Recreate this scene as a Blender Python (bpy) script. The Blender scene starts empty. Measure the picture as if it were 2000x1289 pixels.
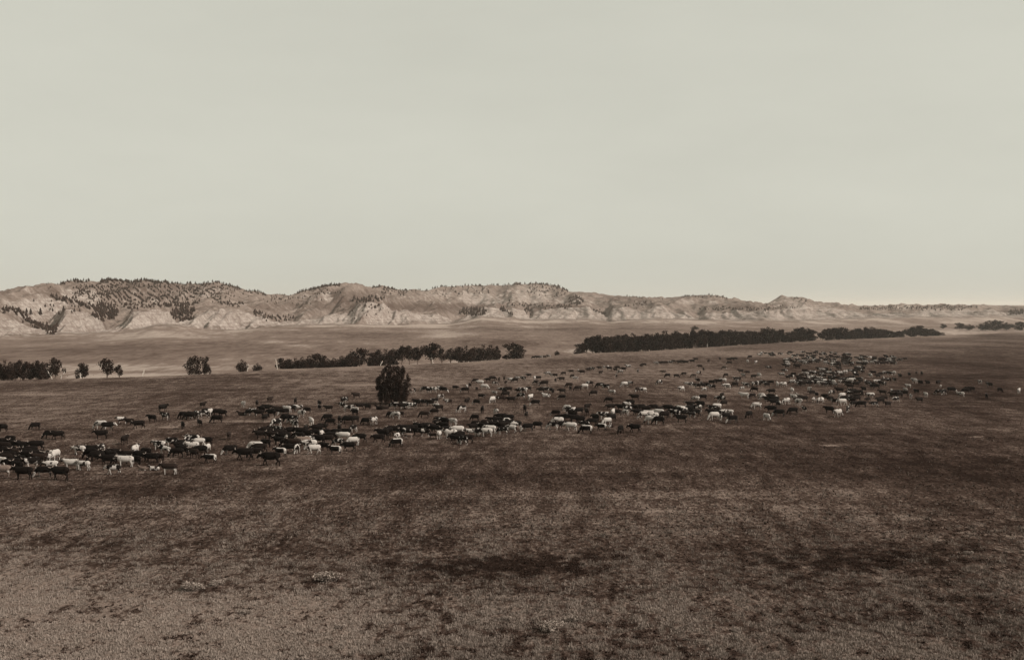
import bpy, bmesh, math, random, time
_T0 = time.time()
def lap(s): print("LAP", s, round(time.time() - _T0, 1), flush=True)
import numpy as np
from mathutils import Vector, Matrix

# ------------------------------------------------------------------ camera, sky, sun, exposure
sc = bpy.context.scene
C = sc.collection
R = math.radians
F = 2145.0            # focal length in pixels of the 2000 px wide photograph
HOR = 600.0           # image row of the eye-level horizon
EYE = 19.0            # metres of the eye above the prairie below the knoll

cd = bpy.data.cameras.new('camera'); cam = bpy.data.objects.new('camera', cd); C.objects.link(cam)
cam.location = (0, 0, EYE); cam.rotation_euler = (R(90), 0, 0)
cd.sensor_width = 36.0; cd.lens = 36.0 * F / 2000.0
cd.shift_y = -(644.5 - HOR) / 2000.0
cd.clip_start = 0.5; cd.clip_end = 40000
sc.camera = cam

SUN_EL, SUN_BACK = R(36), R(17)      # height of the sun; how far behind the right-hand side it stands
sdir = Vector((math.cos(SUN_EL) * math.cos(SUN_BACK), -math.cos(SUN_EL) * math.sin(SUN_BACK), math.sin(SUN_EL)))
world = bpy.data.worlds.new('World'); sc.world = world; world.use_nodes = True
wn = world.node_tree.nodes; wl = world.node_tree.links
for n in list(wn): wn.remove(n)
sky = wn.new('ShaderNodeTexSky'); sky.sky_type = 'NISHITA'; sky.sun_disc = False
sky.sun_elevation = SUN_EL; sky.sun_rotation = math.atan2(sdir.x, sdir.y)
sky.air_density = 1.0; sky.dust_density = 3.0; sky.ozone_density = 1.0
bw = wn.new('ShaderNodeRGBToBW'); wl.new(sky.outputs[0], bw.inputs[0])
SKY_FLAT = 0.75                       # the plate saw an evenly pale sky
mixv = wn.new('ShaderNodeMix'); mixv.data_type = 'FLOAT'; mixv.inputs[0].default_value = SKY_FLAT
wl.new(bw.outputs[0], mixv.inputs[2]); mixv.inputs[3].default_value = 6.3
tint = wn.new('ShaderNodeMix'); tint.data_type = 'RGBA'; tint.blend_type = 'MULTIPLY'; tint.inputs[0].default_value = 1
wl.new(mixv.outputs[0], tint.inputs[6]); tint.inputs[7].default_value = (0.988, 0.985, 0.860, 1)
tcw = wn.new('ShaderNodeTexCoord'); mpw = wn.new('ShaderNodeMapping'); mpw.inputs['Scale'].default_value = (1.0, 1.0, 3.5); mpw.inputs['Rotation'].default_value = (0.0, 0.25, 0.0)
nzw = wn.new('ShaderNodeTexNoise'); nzw.inputs['Scale'].default_value = 3.0; nzw.inputs['Detail'].default_value = 5; nzw.inputs['Roughness'].default_value = 0.6
wl.new(tcw.outputs['Generated'], mpw.inputs[0]); wl.new(mpw.outputs[0], nzw.inputs['Vector'])
mrw = wn.new('ShaderNodeMapRange'); wl.new(nzw.outputs['Fac'], mrw.inputs[0]); mrw.inputs[1].default_value = .3; mrw.inputs[2].default_value = .7; mrw.inputs[3].default_value = .965; mrw.inputs[4].default_value = 1.035
veil = wn.new('ShaderNodeMath'); veil.operation = 'MULTIPLY'; wl.new(mixv.outputs[0], veil.inputs[0]); wl.new(mrw.outputs[0], veil.inputs[1])
wl.new(veil.outputs[0], tint.inputs[6])
bg = wn.new('ShaderNodeBackground'); bg.inputs[1].default_value = 0.113; wl.new(tint.outputs[2], bg.inputs[0])
wo = wn.new('ShaderNodeOutputWorld'); wl.new(bg.outputs[0], wo.inputs[0])

ld = bpy.data.lights.new('sun', 'SUN'); ld.energy = 4.9; ld.angle = R(0.5); ld.color = (1.0, 0.93, 0.85)
sun = bpy.data.objects.new('sun', ld); C.objects.link(sun)
sun.rotation_euler = (-sdir).to_track_quat('-Z', 'Y').to_euler()
vs = sc.view_settings
vs.view_transform = 'Standard'; vs.look = 'None'; vs.exposure = 0.0; vs.gamma = 1.0; vs.use_curve_mapping = False
sc.render.engine = 'CYCLES'
sc.cycles.max_bounces = 6; sc.cycles.diffuse_bounces = 2; sc.cycles.volume_bounces = 1

rng = np.random.default_rng(1886)
random.seed(1886)

# ------------------------------------------------------------------ small helpers
_pr = np.random.default_rng(7)
_PERM = np.stack([np.tile(_pr.permutation(1024), 2) for _ in range(64)]).astype(np.int32)
_ang = _pr.uniform(0, 2 * math.pi, 1024); _GX, _GY = np.cos(_ang).astype(np.float32), np.sin(_ang).astype(np.float32)
def noise(x, y, seed=0):
    x, y = np.broadcast_arrays(np.asarray(x, float), np.asarray(y, float))
    x0 = np.floor(x); y0 = np.floor(y); fx = (x - x0).astype(np.float32); fy = (y - y0).astype(np.float32)
    ix = x0.astype(np.int32) & 1023; iy = y0.astype(np.int32) & 1023; P = _PERM[seed % 64]
    a0 = P[ix]; a1 = P[ix + 1]
    u = fx * fx * fx * (fx * (fx * 6 - 15) + 10); v = fy * fy * fy * (fy * (fy * 6 - 15) + 10)
    def g(a, dx, dy):
        h = P[(a + iy + dy) & 1023]
        return _GX[h] * (fx - dx) + _GY[h] * (fy - dy)
    n0 = g(a0, 0, 0); n0 = n0 + (g(a1, 1, 0) - n0) * u
    n1 = g(a0, 0, 1); n1 = n1 + (g(a1, 1, 1) - n1) * u
    return (n0 + (n1 - n0) * v) * 1.5

def fbm(x, y, seed=0, octs=4, gain=0.5):
    t = 0; a = 1.0; s = 1.0
    for o in range(octs):
        t = t + a * noise(x * s, y * s, seed + o * 17); a *= gain; s *= 2.03
    return t

def ridged(x, y, seed=0, octs=4):
    t = 0; a = 1.0; s = 1.0
    for o in range(octs):
        t = t + a * (1 - 2 * np.abs(noise(x * s, y * s, seed + o * 31))); a *= 0.5; s *= 2.1
    return t

def sstep(a, b, x):
    t = np.clip((x - a) / (b - a), 0, 1); return t * t * (3 - 2 * t)

def link(name, me, mat=None, parent=None, loc=None):
    o = bpy.data.objects.new(name, me); C.objects.link(o)
    if mat is not None and len(me.materials) == 0: me.materials.append(mat)
    if parent is not None: o.parent = parent
    if loc is not None: o.location = loc
    return o

def tag(o, label=None, cat=None, group=None, kind=None):
    if label: o['label'] = label
    if cat: o['category'] = cat
    if group: o['group'] = group
    if kind: o['kind'] = kind
    return o

def empty(name, loc, rz=0.0):
    o = bpy.data.objects.new(name, None); C.objects.link(o); o.location = loc; o.rotation_euler = (0, 0, rz)
    o.empty_display_size = 0.2
    return o

def mesh_arrays(name, verts, faces, smooth=True, attrs=None):
    """verts (n,3); faces (m,k) of one size"""
    me = bpy.data.meshes.new(name)
    verts = np.asarray(verts, np.float32); faces = np.asarray(faces, np.int32)
    m, k = faces.shape
    me.vertices.add(len(verts)); me.vertices.foreach_set('co', verts.ravel())
    me.loops.add(m * k); me.loops.foreach_set('vertex_index', faces.ravel())
    me.polygons.add(m); me.polygons.foreach_set('loop_start', np.arange(0, m * k, k, dtype=np.int32))
    me.polygons.foreach_set('use_smooth', np.full(m, smooth))
    for nm, arr in (attrs or {}).items():
        a = me.attributes.new(nm, 'FLOAT', 'POINT'); a.data.foreach_set('value', np.asarray(arr, np.float32))
    me.update(); me.validate()
    return me

def grid_faces(nr, nc):
    i = np.arange(nr - 1)[:, None] * nc + np.arange(nc - 1)[None, :]
    return np.stack([i, i + 1, i + nc + 1, i + nc], -1).reshape(-1, 4)

# ------------------------------------------------------------------ materials
class NT:
    def __init__(s, name):
        s.m = bpy.data.materials.new(name); s.m.use_nodes = True
        s.t = s.m.node_tree; s.n = s.t.nodes; s.l = s.t.links
        s.b = s.n['Principled BSDF']; s.b.inputs['Roughness'].default_value = 0.9
        s.b.inputs['Specular IOR Level'].default_value = 0.0
    def new(s, t): return s.n.new(t)
    def attr(s, nm):
        a = s.new('ShaderNodeAttribute'); a.attribute_name = nm; return a.outputs['Fac']
    def math(s, op, a, b=None, clamp=False):
        m = s.new('ShaderNodeMath'); m.operation = op; m.use_clamp = clamp
        for i, v in ((0, a), (1, b)):
            if v is None: continue
            if isinstance(v, (int, float)): m.inputs[i].default_value = v
            else: s.l.new(v, m.inputs[i])
        return m.outputs[0]
    def mix(s, f, a, b):
        m = s.new('ShaderNodeMix'); m.data_type = 'RGBA'
        for i, v in ((0, f), (6, a), (7, b)):
            if isinstance(v, (int, float)): m.inputs[i].default_value = v
            elif isinstance(v, tuple): m.inputs[i].default_value = (*v[:3], 1)
            else: s.l.new(v, m.inputs[i])
        return m.outputs[2]
    def ramp(s, f, lo, hi, a=0.0, b=1.0):
        m = s.new('ShaderNodeMapRange'); m.interpolation_type = 'SMOOTHSTEP'
        s.l.new(f, m.inputs[0]); m.inputs[1].default_value = lo; m.inputs[2].default_value = hi
        m.inputs[3].default_value = a; m.inputs[4].default_value = b
        return m.outputs[0]
    def coord(s, kind='Object'):
        return s.new('ShaderNodeTexCoord').outputs[kind]
    def scaled(s, v, sc_, off=(0, 0, 0)):
        m = s.new('ShaderNodeMapping'); s.l.new(v, m.inputs[0]); m.inputs['Scale'].default_value = sc_
        m.inputs['Location'].default_value = off
        return m.outputs[0]
    def noise(s, v, scale, detail=3, rough=0.55):
        n = s.new('ShaderNodeTexNoise'); s.l.new(v, n.inputs['Vector']); n.inputs['Scale'].default_value = scale
        n.inputs['Detail'].default_value = detail; n.inputs['Roughness'].default_value = rough
        return n.outputs['Fac']
    def color(s, c):
        if isinstance(c, tuple): s.b.inputs['Base Color'].default_value = (*c[:3], 1)
        else: s.l.new(c, s.b.inputs['Base Color'])
    def bump(s, h, strength, dist):
        b = s.new('ShaderNodeBump'); b.inputs['Strength'].default_value = strength; b.inputs['Distance'].default_value = dist
        s.l.new(h, b.inputs['Height']); s.l.new(b.outputs[0], s.b.inputs['Normal'])

def sepia(v, warm=1.0):
    """a sepia print tone of brightness v (linear)"""
    k = max(0.0, min(1.0, (v - 0.03) / 0.5)) ** 0.6
    g = 0.62 + 0.29 * k; b = 0.485 + 0.32 * k
    return (v, v * (1 + (g - 1) * warm), v * (1 + (b - 1) * warm))

def mat_prairie():
    t = NT('prairie grass')
    P = t.coord('Object')
    veg_tone = t.attr('veg_tone')  # vegetation tone, plus swale shade and vignette painted into it
    big = t.noise(t.scaled(P, (1, 0.35, 1)), 0.025, 4, 0.65)
    mid = t.noise(t.scaled(P, (1, 0.3, 1)), 0.45, 4, 0.7)
    fine = t.noise(t.scaled(P, (1.0, 0.6, 1.0)), 2.3, 3, 0.7)
    streak = t.noise(t.scaled(P, (0.012, 0.22, 1)), 1.0, 3, 0.6)
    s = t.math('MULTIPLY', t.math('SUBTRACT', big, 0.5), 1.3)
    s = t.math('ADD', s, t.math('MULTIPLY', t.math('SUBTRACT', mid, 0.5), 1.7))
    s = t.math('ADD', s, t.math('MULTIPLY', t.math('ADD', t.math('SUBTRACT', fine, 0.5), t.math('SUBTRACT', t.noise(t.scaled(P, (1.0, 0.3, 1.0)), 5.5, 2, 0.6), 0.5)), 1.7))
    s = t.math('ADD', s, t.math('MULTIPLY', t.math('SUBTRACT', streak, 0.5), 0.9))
    s = t.math('ADD', s, veg_tone)
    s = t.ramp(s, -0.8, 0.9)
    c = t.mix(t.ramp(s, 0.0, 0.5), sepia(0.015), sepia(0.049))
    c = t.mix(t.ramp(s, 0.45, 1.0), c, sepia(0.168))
    t.color(c)
    hb = t.math('ADD', t.math('MULTIPLY', fine, 0.6), t.math('MULTIPLY', t.noise(P, 6.0, 3, 0.7), 0.5))
    t.bump(hb, 0.6, 0.22)
    return t.m

def mat_floor():
    t = NT('river bottom grass')
    P = t.coord('Object'); veg_tone = t.attr('veg_tone')
    a = t.noise(t.scaled(P, (0.8, 0.5, 1)), 0.016, 6, 0.65)
    b = t.noise(t.scaled(P, (1, 0.3, 1)), 0.11, 5, 0.7)
    s = t.math('ADD', t.math('MULTIPLY', t.math('SUBTRACT', a, 0.5), 1.3), t.math('MULTIPLY', t.math('ADD', t.math('SUBTRACT', b, 0.5), t.math('MULTIPLY', t.math('SUBTRACT', t.noise(t.scaled(P, (1, 0.2, 1)), 0.5, 3, 0.7), 0.5), .8)), 1.4))
    s = t.ramp(t.math('ADD', s, veg_tone), -0.8, 1.0)
    c = t.mix(t.ramp(s, 0.0, 0.55), sepia(0.060), sepia(0.142))
    c = t.mix(t.ramp(s, 0.5, 1.0), c, sepia(0.28))
    t.color(c); t.bump(b, 0.4, 1.0)
    return t.m

def mat_hills():
    t = NT('badland clay and dry grass')
    P = t.coord('Object'); pale = t.attr('pale'); veg_tone = t.attr('veg_tone')
    a = t.noise(P, 0.02, 5, 0.6); b = t.noise(P, 0.09, 5, 0.7); f = t.noise(P, 0.35, 3, 0.7)
    # bedding: thin level strata with a slight waver
    sep = t.new('ShaderNodeSeparateXYZ'); t.l.new(P, sep.inputs[0])
    zz = t.math('ADD', t.math('MULTIPLY', sep.outputs[2], 0.42), t.math('MULTIPLY', a, 2.2))
    comb = t.new('ShaderNodeCombineXYZ'); t.l.new(zz, comb.inputs[2])
    strata = t.noise(comb.outputs[0], 1.0, 3, 0.7)
    g = t.math('ADD', t.math('MULTIPLY', t.math('SUBTRACT', a, 0.5), 1.1), t.math('ADD', t.math('MULTIPLY', t.math('SUBTRACT', b, 0.5), 1.5), t.math('MULTIPLY', t.math('SUBTRACT', f, 0.5), 0.7)))
    g = t.ramp(t.math('ADD', g, veg_tone), -0.7, 0.8)
    grass = t.mix(g, sepia(0.070), sepia(0.262))
    cl = t.math('ADD', t.math('MULTIPLY', strata, 0.8), t.math('ADD', t.math('MULTIPLY', t.math('SUBTRACT', f, 0.5), 0.7), t.math('MULTIPLY', t.math('SUBTRACT', b, 0.5), 0.7)))
    clay = t.mix(t.ramp(cl, 0.2, 0.7), sepia(0.155, .9), sepia(0.345, 0.85))
    e = t.math('ADD', pale, t.math('MULTIPLY', t.math('SUBTRACT', b, 0.5), 1.6))
    t.color(t.mix(t.ramp(e, 0.2, 0.8), grass, clay))
    t.bump(t.math('ADD', b, t.math('MULTIPLY', f, 0.35)), 0.8, 3.0)
    return t.m

def mat_leaf(name, v0, v1):
    t = NT(name)
    a = t.attr('tone')
    t.color(t.mix(a, sepia(v0), sepia(v1)))
    t.b.inputs['Roughness'].default_value = 0.75
    return t.m

def mat_bark(name, v):
    t = NT(name); P = t.coord('Object')
    n = t.noise(t.scaled(P, (6, 6, 1.2)), 2.0, 4, 0.7)
    t.color(t.mix(t.ramp(n, 0.3, 0.7), sepia(v * 0.5), sepia(v * 1.3))); t.bump(n, 0.5, 0.05)
    return t.m

COATS = {}
def mat_coat(code):
    t = NT('hide ' + {'k': 'black', 'b': 'brown', 't': 'tan', 'w': 'white', 'f': 'dark with white face', 'p': 'dark with white patches',
                      'q': 'white with dark patches', 'l': 'dark with white back', 'y': 'brown with pale belly'}[code])
    P = t.coord('Object'); oi = t.new('ShaderNodeObjectInfo')
    off = t.new('ShaderNodeVectorMath'); off.operation = 'SCALE'
    off.inputs[0].default_value = (37.0, 53.0, 71.0); t.l.new(oi.outputs['Random'], off.inputs['Scale'])
    ad = t.new('ShaderNodeVectorMath'); ad.operation = 'ADD'; t.l.new(P, ad.inputs[0]); t.l.new(off.outputs[0], ad.inputs[1])
    V = ad.outputs[0]
    n = t.noise(V, 1.7, 2, 0.5); fn = t.noise(V, 9.0, 3, 0.6)
    dark = t.mix(fn, sepia(0.0025), sepia(0.007)); white = t.mix(fn, sepia(0.26, 0.75), sepia(0.46, 0.65))
    br = t.mix(fn, sepia(0.008), sepia(0.024)); tan = t.mix(fn, sepia(0.09), sepia(0.17))
    face, back, leg, rump, belly = (t.attr(k) for k in ('face', 'back', 'leg', 'rump', 'belly'))
    if code == 'k': c = t.mix(t.ramp(oi.outputs['Random'], 0.6, 1.0), dark, t.mix(0.35, dark, br))
    elif code == 'b': c = br
    elif code == 't': c = t.mix(t.ramp(belly, .4, .7), tan, white)
    elif code == 'w': c = t.mix(t.ramp(t.math('ADD', n, t.math('MULTIPLY', face, .12)), 0.60, 0.68), white, br)
    elif code == 'f': c = t.mix(t.ramp(t.math('ADD', face, t.math('MULTIPLY', belly, .45)), .4, .6), dark, white)
    elif code == 'p':
        e = t.math('ADD', n, t.math('MULTIPLY', t.math('ADD', leg, belly), 0.09)); c = t.mix(t.ramp(e, 0.53, 0.60), dark, white)
    elif code == 'q':
        e = t.math('ADD', n, t.math('MULTIPLY', face, 0.05)); c = t.mix(t.ramp(e, 0.53, 0.59), white, br)
    elif code == 'l':
        e = t.math('ADD', t.math('ADD', t.math('MULTIPLY', back, 0.62), t.math('MULTIPLY', rump, 0.6)), t.math('MULTIPLY', t.math('SUBTRACT', n, .5), .9))
        c = t.mix(t.ramp(e, 0.42, 0.56), dark, white)
    else: c = t.mix(t.ramp(t.math('ADD', belly, t.math('MULTIPLY', leg, .5)), .35, .65), br, white)
    t.color(c); t.b.inputs['Roughness'].default_value = 0.8; t.b.inputs['Specular IOR Level'].default_value = 0.06
    return t.m
for k_ in 'kbtwfpqly': COATS[k_] = mat_coat(k_)

# ------------------------------------------------------------------ the lie of the land
def prairie_z(X, Y):
    far = np.maximum(0.0, Y - 110.0)
    z = -0.0095 * far * far / (far + 60.0)
    z = z + 0.35 * noise(X / 70.0, Y / 55.0, 3) * sstep(20, 90, Y) + 0.10 * fbm(X / 14.0, Y / 14.0, 5, 2)
    # the knoll the camera stands on
    k = np.clip(1 - np.hypot(np.maximum(Y, 0), 0.55 * X * 0) / 50.0, 0, 1) ** 1.35 * 17.3
    k = k * (1 - 0.75 * sstep(25, 140, np.abs(X)))
    return z + k

def solve_prairie(px, py):
    px = np.asarray(px, float); py = np.asarray(py, float)
    u = (px - 1000.0) / F; Y = np.full_like(px, 200.0)
    Y = EYE * F / np.maximum(py - HOR, 4) * 1.02
    for _ in range(5 if Y.size > 20000 else 12):
        Y = (EYE - prairie_z(u * Y, Y)) * F / np.maximum(py - HOR, 4)
    return u * Y, Y

def tab(s):
    a = np.array([[float(v) for v in p.split(',')] for p in s.split()]); return a
RIDGE = tab('-1200,560 -600,548 -300,556 -100,575 0,572 25,565 50,561 75,560 100,558 115,556 135,551 150,549 175,552 200,550 230,549 250,552 275,549 300,550 325,554 365,556 410,554 425,552 450,559 475,566 500,571 520,576 545,576 570,577 585,571 600,567 625,561 640,558 665,558 700,566 730,562 745,560 755,562 775,566 800,566 830,568 845,563 865,560 885,560 900,559 940,558 975,557 1000,557 1005,555 1025,554 1060,555 1090,559 1105,566 1112,571 1125,572 1160,574 1190,577 1220,581 1240,579 1270,583 1300,583 1325,581 1340,578 1380,578 1405,578 1415,581 1425,587 1432,583 1440,584 1455,591 1475,597 1490,597 1500,594 1515,585 1527,577 1540,580 1560,582 1580,588 1600,594 1625,598 1650,602 1675,603 1700,601.5 1730,600.5 1750,598.5 1755,596 1760,593 1765,596 1771,599 1800,601 1850,599 1900,599 2000,600 2300,597 3200,592')
MIDC = tab('-1200,575 -300,570 0,572 50,561 100,559 115,562 130,574 160,586 190,595 230,604 260,603 300,602 350,600 380,602 400,594 450,592 500,598 540,598 560,592 600,580 640,566 665,557.5 680,556 695,557.5 710,562 740,574 780,584 830,591 880,598 920,602 960,598 1000,590 1060,588 1100,584 1130,582 1180,588 1250,590 1300,592 1340,590 1400,588 1430,592 1470,599 1500,599 1540,592 1580,594 1620,600 1680,605 1760,603 1850,604 2000,606 3200,604')
CREST = tab('-1200,605 -300,610 -40,612 0,617 25,622 50,633 75,642 95,646 108,640 118,624 128,610 140,608 180,612 192,624 212,642 240,633 260,613 300,610 330,609 345,629 360,621 380,607 420,606 450,608 500,617 540,628 575,630 600,619 640,618 680,611 700,597 715,594 750,595 765,607 800,611 830,612 850,617 870,624 885,629 903,622 920,612 940,606 960,603 990,606 1000,602 1012,602 1025,608 1035,619 1043,608 1060,605 1080,608 1120,604 1150,603 1165,610 1187,620 1195,606 1215,603 1225,604 1270,608 1280,602 1290,598.5 1300,602 1320,611 1345,611 1365,618 1380,611 1420,610 1500,608 1550,603 1600,608 1650,608 1700,611 1722,616 1760,612 1800,610 1860,607 1950,611 2000,612 3200,612')
FOOT = tab('-1200,650 -300,660 0,657 60,655 120,650 190,650 240,646 300,634 345,634 400,642 460,644 500,639 560,635 640,633 760,634 880,632 940,618 1000,620 1030,624 1080,622 1150,622 1190,628 1280,622 1380,624 1500,626 1600,624 1700,621 1800,618 2000,619 3200,618')
YFOOT = tab('-1200,800 0,760 300,920 500,1050 750,1250 900,1450 1100,1620 1500,1700 1800,2000 2000,2250 3200,2400')
BANK = tab('-1200,748 0,743 200,738 400,731 545,721 700,716 900,708 1030,699 1130,691 1200,688 1260,686 1400,677 1600,665 1800,657 2000,649 3200,645')
_bx, _by = BANK[:, 0], BANK[:, 1]
_dense = np.arange(-1200, 3201, 10.0)
_bX, _bY = solve_prairie(_dense, np.interp(_dense, _bx, _by))
def bank_Y(px): return np.interp(px, _dense, _bY)

def controls(px, X0=None):
    """control points (Y, z) of the land beyond the bank for each image column px"""
    u = (px - 1000.0) / F
    def z_at(tb, Y, px=px): return EYE + (HOR - np.interp(px, tb[:, 0], tb[:, 1])) / F * Y
    Yb = bank_Y(px); zb = prairie_z(u * Yb, Yb)
    Yf = np.interp(px, YFOOT[:, 0], YFOOT[:, 1]); zf = z_at(FOOT, Yf)
    span = Yf * 0.055
    Y0f = Yf
    jit = 1.3 * fbm(px / 19.0, px * 0 + 7.3, 45, 2); gapc = np.interp(px, FOOT[:, 0], FOOT[:, 1]) - np.interp(px, CREST[:, 0], CREST[:, 1])
    Yc = Yf + span; zc = z_at(CREST, Yc) + jit * sstep(4, 14, gapc) / F * Yc
    Ym = Y0f * 1.27; zm = z_at(MIDC, Ym)
    Yr = Y0f * 1.60; zr = z_at(RIDGE, Yr) + 0.9 * fbm(px / 9.0, px * 0 + 4.4, 47, 3) / F * Yr
    Y1 = Yb + 10; z1 = zb - 1.6
    Y2 = Yb + 0.72 * (Yf - Yb); z2 = z1 + 0.30 * (zf - z1)
    Y3 = Yc + 0.25 * (Ym - Yc); z3 = np.minimum(zc + 0.6, zc + 0.25 * (zm - zc)) - 0.8
    Y5 = Ym + 0.30 * (Yr - Ym); z5 = np.minimum(zm - 0.5, np.minimum(zm, zr) - 2.0 - 0.15 * np.abs(zr - zm))
    Y6 = Yr * 1.10; z6 = zr - 14
    Y7 = Yr * 1.6; z7 = np.minimum(zr - 40, 2.0)
    Y8 = np.full_like(px, 9000.0); z8 = EYE + 3.2 / F * 9000 + np.interp(px, [0, 1500, 1900, 2600], [-30, -6, 2, 2])
    Y9 = np.full_like(px, 26000.0); z9 = EYE + 3.0 / F * 26000 + np.interp(px, [0, 1500, 1900, 2600], [-40, -20, 3, 3])
    return [(Yb, zb), (Y1, z1), (Y2, z2), (Yf, zf), (Yc, zc), (Y3, z3), (Ym, zm), (Y5, z5), (Yr, zr), (Y6, z6), (Y7, z7), (Y8, z8), (Y9, z9)]

def land(px, Y, ctrl=None):
    """height beyond the bank (arrays broadcast)"""
    px, Y = np.broadcast_arrays(np.asarray(px, float), np.asarray(Y, float))
    ct = controls(px) if ctrl is None else ctrl
    Yf, Yc, Yr = ct[3][0], ct[4][0], ct[8][0]
    sc_ = np.clip(Yf / 1000.0, 0.8, 2.2); X = (px - 1000.0) / F * Y
    # spurs and bays: the bluff line stands forward and falls back
    w_ = 0.75 * (ridged(X / (95.0 * sc_), Y / (420.0 * sc_), 21, 2) - 0.75) + 0.45 * (ridged(X / (36.0 * sc_), Y / (230.0 * sc_), 22, 2) - 0.75)
    Yt = Y; Y = Y + 42.0 * sc_ * w_ * sstep(0.86, 0.97, Y / Yf) * (1 - sstep(1.05, 1.25, Y / Yr))
    z = np.array(ct[0][1] + 0 * Y)
    for (Ya, za), (Yb_, zb_) in zip(ct[:-1], ct[1:]):
        t = np.clip((Y - Ya) / np.maximum(Yb_ - Ya, 1e-3), 0, 1)
        z = np.where(Y >= Ya, za + (zb_ - za) * t, z)
    # how broken the ground is: flat floor, gullied cliffs, rough upper slopes
    rough = sstep(Yf * 0.97, Yc, Y) * (1 - 0.65 * sstep(Yr * 1.1, Yr * 1.6, Y))
    gul = ridged(X / (34.0 * sc_), Yt / (95.0 * sc_), 61, 4)
    cface = sstep(Yf * 0.985, Yf + 0.3 * (Yc - Yf), Y) * (1 - sstep(Yc - 2, Yc + 25, Y))
    rill = ridged(X / (13.0 * sc_) + 0.4 * noise(X / 40.0, Y / 40.0, 62), Yt / (160.0 * sc_), 63, 3)
    z = z + cface * 2.4 * sc_ * (rill - 0.95)
    z = z + rough * (1.5 * sc_ * (gul - 0.55) + 0.8 * fbm(X / 26.0, Y / 30.0, 67, 4))
    body = sstep(Yc, Yc + 60, Y) * (1 - sstep(Yr * 0.93, Yr, Y))
    z = z + body * (6.0 * sc_ * (ridged(X / (74.0 * sc_), Yt / (140.0 * sc_), 71, 5) - 0.85))
    fl = 1 - sstep(Yf * 0.95, Yf * 1.02, Y)
    z = z + fl * sstep(ct[1][0], ct[1][0] + 60, Y) * (0.9 * fbm(X / 120.0, Y / 90.0, 73, 3))
    return z

def ground(px, Y):
    px, Y = np.broadcast_arrays(np.asarray(px, float), np.asarray(Y, float))
    Yb = bank_Y(px)
    return np.where(Y < Yb, prairie_z((px - 1000.0) / F * Y, Y), land(px, Y))

def hit_land(px, py, y0=None, y1=3900.0, n=900):
    """where the line of sight through the photo's pixel meets the land beyond the bank"""
    px = np.asarray(px, float); py = np.asarray(py, float)
    out = np.full(px.shape, np.nan)
    start = bank_Y(px) + 3
    ct = controls(px)
    for k in range(n):
        idx = np.nonzero(np.isnan(out))[0]
        if len(idx) == 0: break
        st = start[idx]; Y = st * (y1 / st) ** (k / (n - 1.0))
        z = land(px[idx], Y, [(a[idx], b[idx]) for a, b in ct])
        h = z >= EYE + (HOR - py[idx]) / F * Y
        out[idx[h]] = Y[h]
    return out

# columns shared by all sheets
cols = np.concatenate([np.linspace(-1150, -60, 60)[:-1], np.linspace(-60, 2060, 820), np.linspace(2060, 3150, 60)[1:]])
NC = len(cols); U = (cols - 1000.0) / F
M_prairie, M_floor, M_hills = mat_prairie(), mat_floor(), mat_hills()

def ell(px, py, items):
    v = np.zeros(np.broadcast(px, py).shape)
    for cx, cy, rx, ry, s in items:
        v = v + s * np.exp(-1.2 * (((px - cx) / rx) ** 2 + ((py - cy) / ry) ** 2) ** 1.4)
    return v

def mats(v, X, Y):
    n_ = fbm(X / 1.7, Y / 1.8, 93, 3)
    return np.where(v < 0, v * np.clip(0.75 + 1.7 * n_, 0.25, 1.7), v)

# prairie sheet: rows evenly spread in the picture
NRP = 430
Yb_c = bank_Y(cols)
yim_b = HOR + (EYE - prairie_z(U * Yb_c, Yb_c)) * F / Yb_c
rowf = np.linspace(0, 1, NRP)[:, None]
yim = 1330 + (yim_b[None, :] - 1330) * rowf
pxg = np.broadcast_to(cols, yim.shape)
Yg = np.full(yim.shape, 200.0); ug = (pxg - 1000.0) / F
Yg = EYE * F / np.maximum(yim - HOR, 4) * 1.02
for _ in range(4):
    Yg = (EYE - prairie_z(ug * Yg, Yg)) * F / np.maximum(yim - HOR, 4)
Yg[-1] = Yb_c
Yg = np.maximum.accumulate(np.maximum(Yg, 55.0 + 0.01 * np.arange(NRP)[:, None]), axis=0)
Xg = ug * Yg; Zg = prairie_z(Xg, Yg)
# where the sward is thin and pale, where sage and greener grass make it dark; swale shading and vignette painted in too
VEG_SHADE_P = [(980, 1107, 230, 20, -1.05), (1120, 1085, 120, 18, -0.3), (1640, 1095, 240, 30, -0.50), (1720, 1090, 90, 22, -0.4),
        (110, 1060, 260, 60, -0.15), (150, 962, 330, 14, -0.32), (1000, 936, 460, 16, -0.22), (1750, 918, 420, 22, -0.16),  # long level bands: shade of the swales painted in with the darker grass
        (250, 985, 420, 14, 0.22), (1350, 985, 420, 40, 0.10), (200, 1285, 560, 150, 0.50), (560, 1215, 300, 70, 0.32), (60, 1150, 200, 90, 0.18),  # first entry: sunlit face of a slight rise, painted paler
        (1150, 1225, 420, 60, 0.16), (1750, 1280, 300, 40, 0.30), (650, 1120, 60, 18, -0.15), (1900, 1000, 160, 260, -0.25),  # last entry: vignette darkening painted down the right side
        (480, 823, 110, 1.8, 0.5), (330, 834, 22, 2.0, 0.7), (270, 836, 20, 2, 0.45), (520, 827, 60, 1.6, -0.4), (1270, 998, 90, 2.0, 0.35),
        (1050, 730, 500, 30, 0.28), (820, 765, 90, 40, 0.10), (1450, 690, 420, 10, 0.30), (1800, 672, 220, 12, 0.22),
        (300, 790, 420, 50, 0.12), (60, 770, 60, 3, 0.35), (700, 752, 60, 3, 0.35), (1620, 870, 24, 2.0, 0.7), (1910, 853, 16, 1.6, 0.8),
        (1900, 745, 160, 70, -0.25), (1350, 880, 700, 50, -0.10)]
_e = ell(pxg, yim, VEG_SHADE_P)
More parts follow.
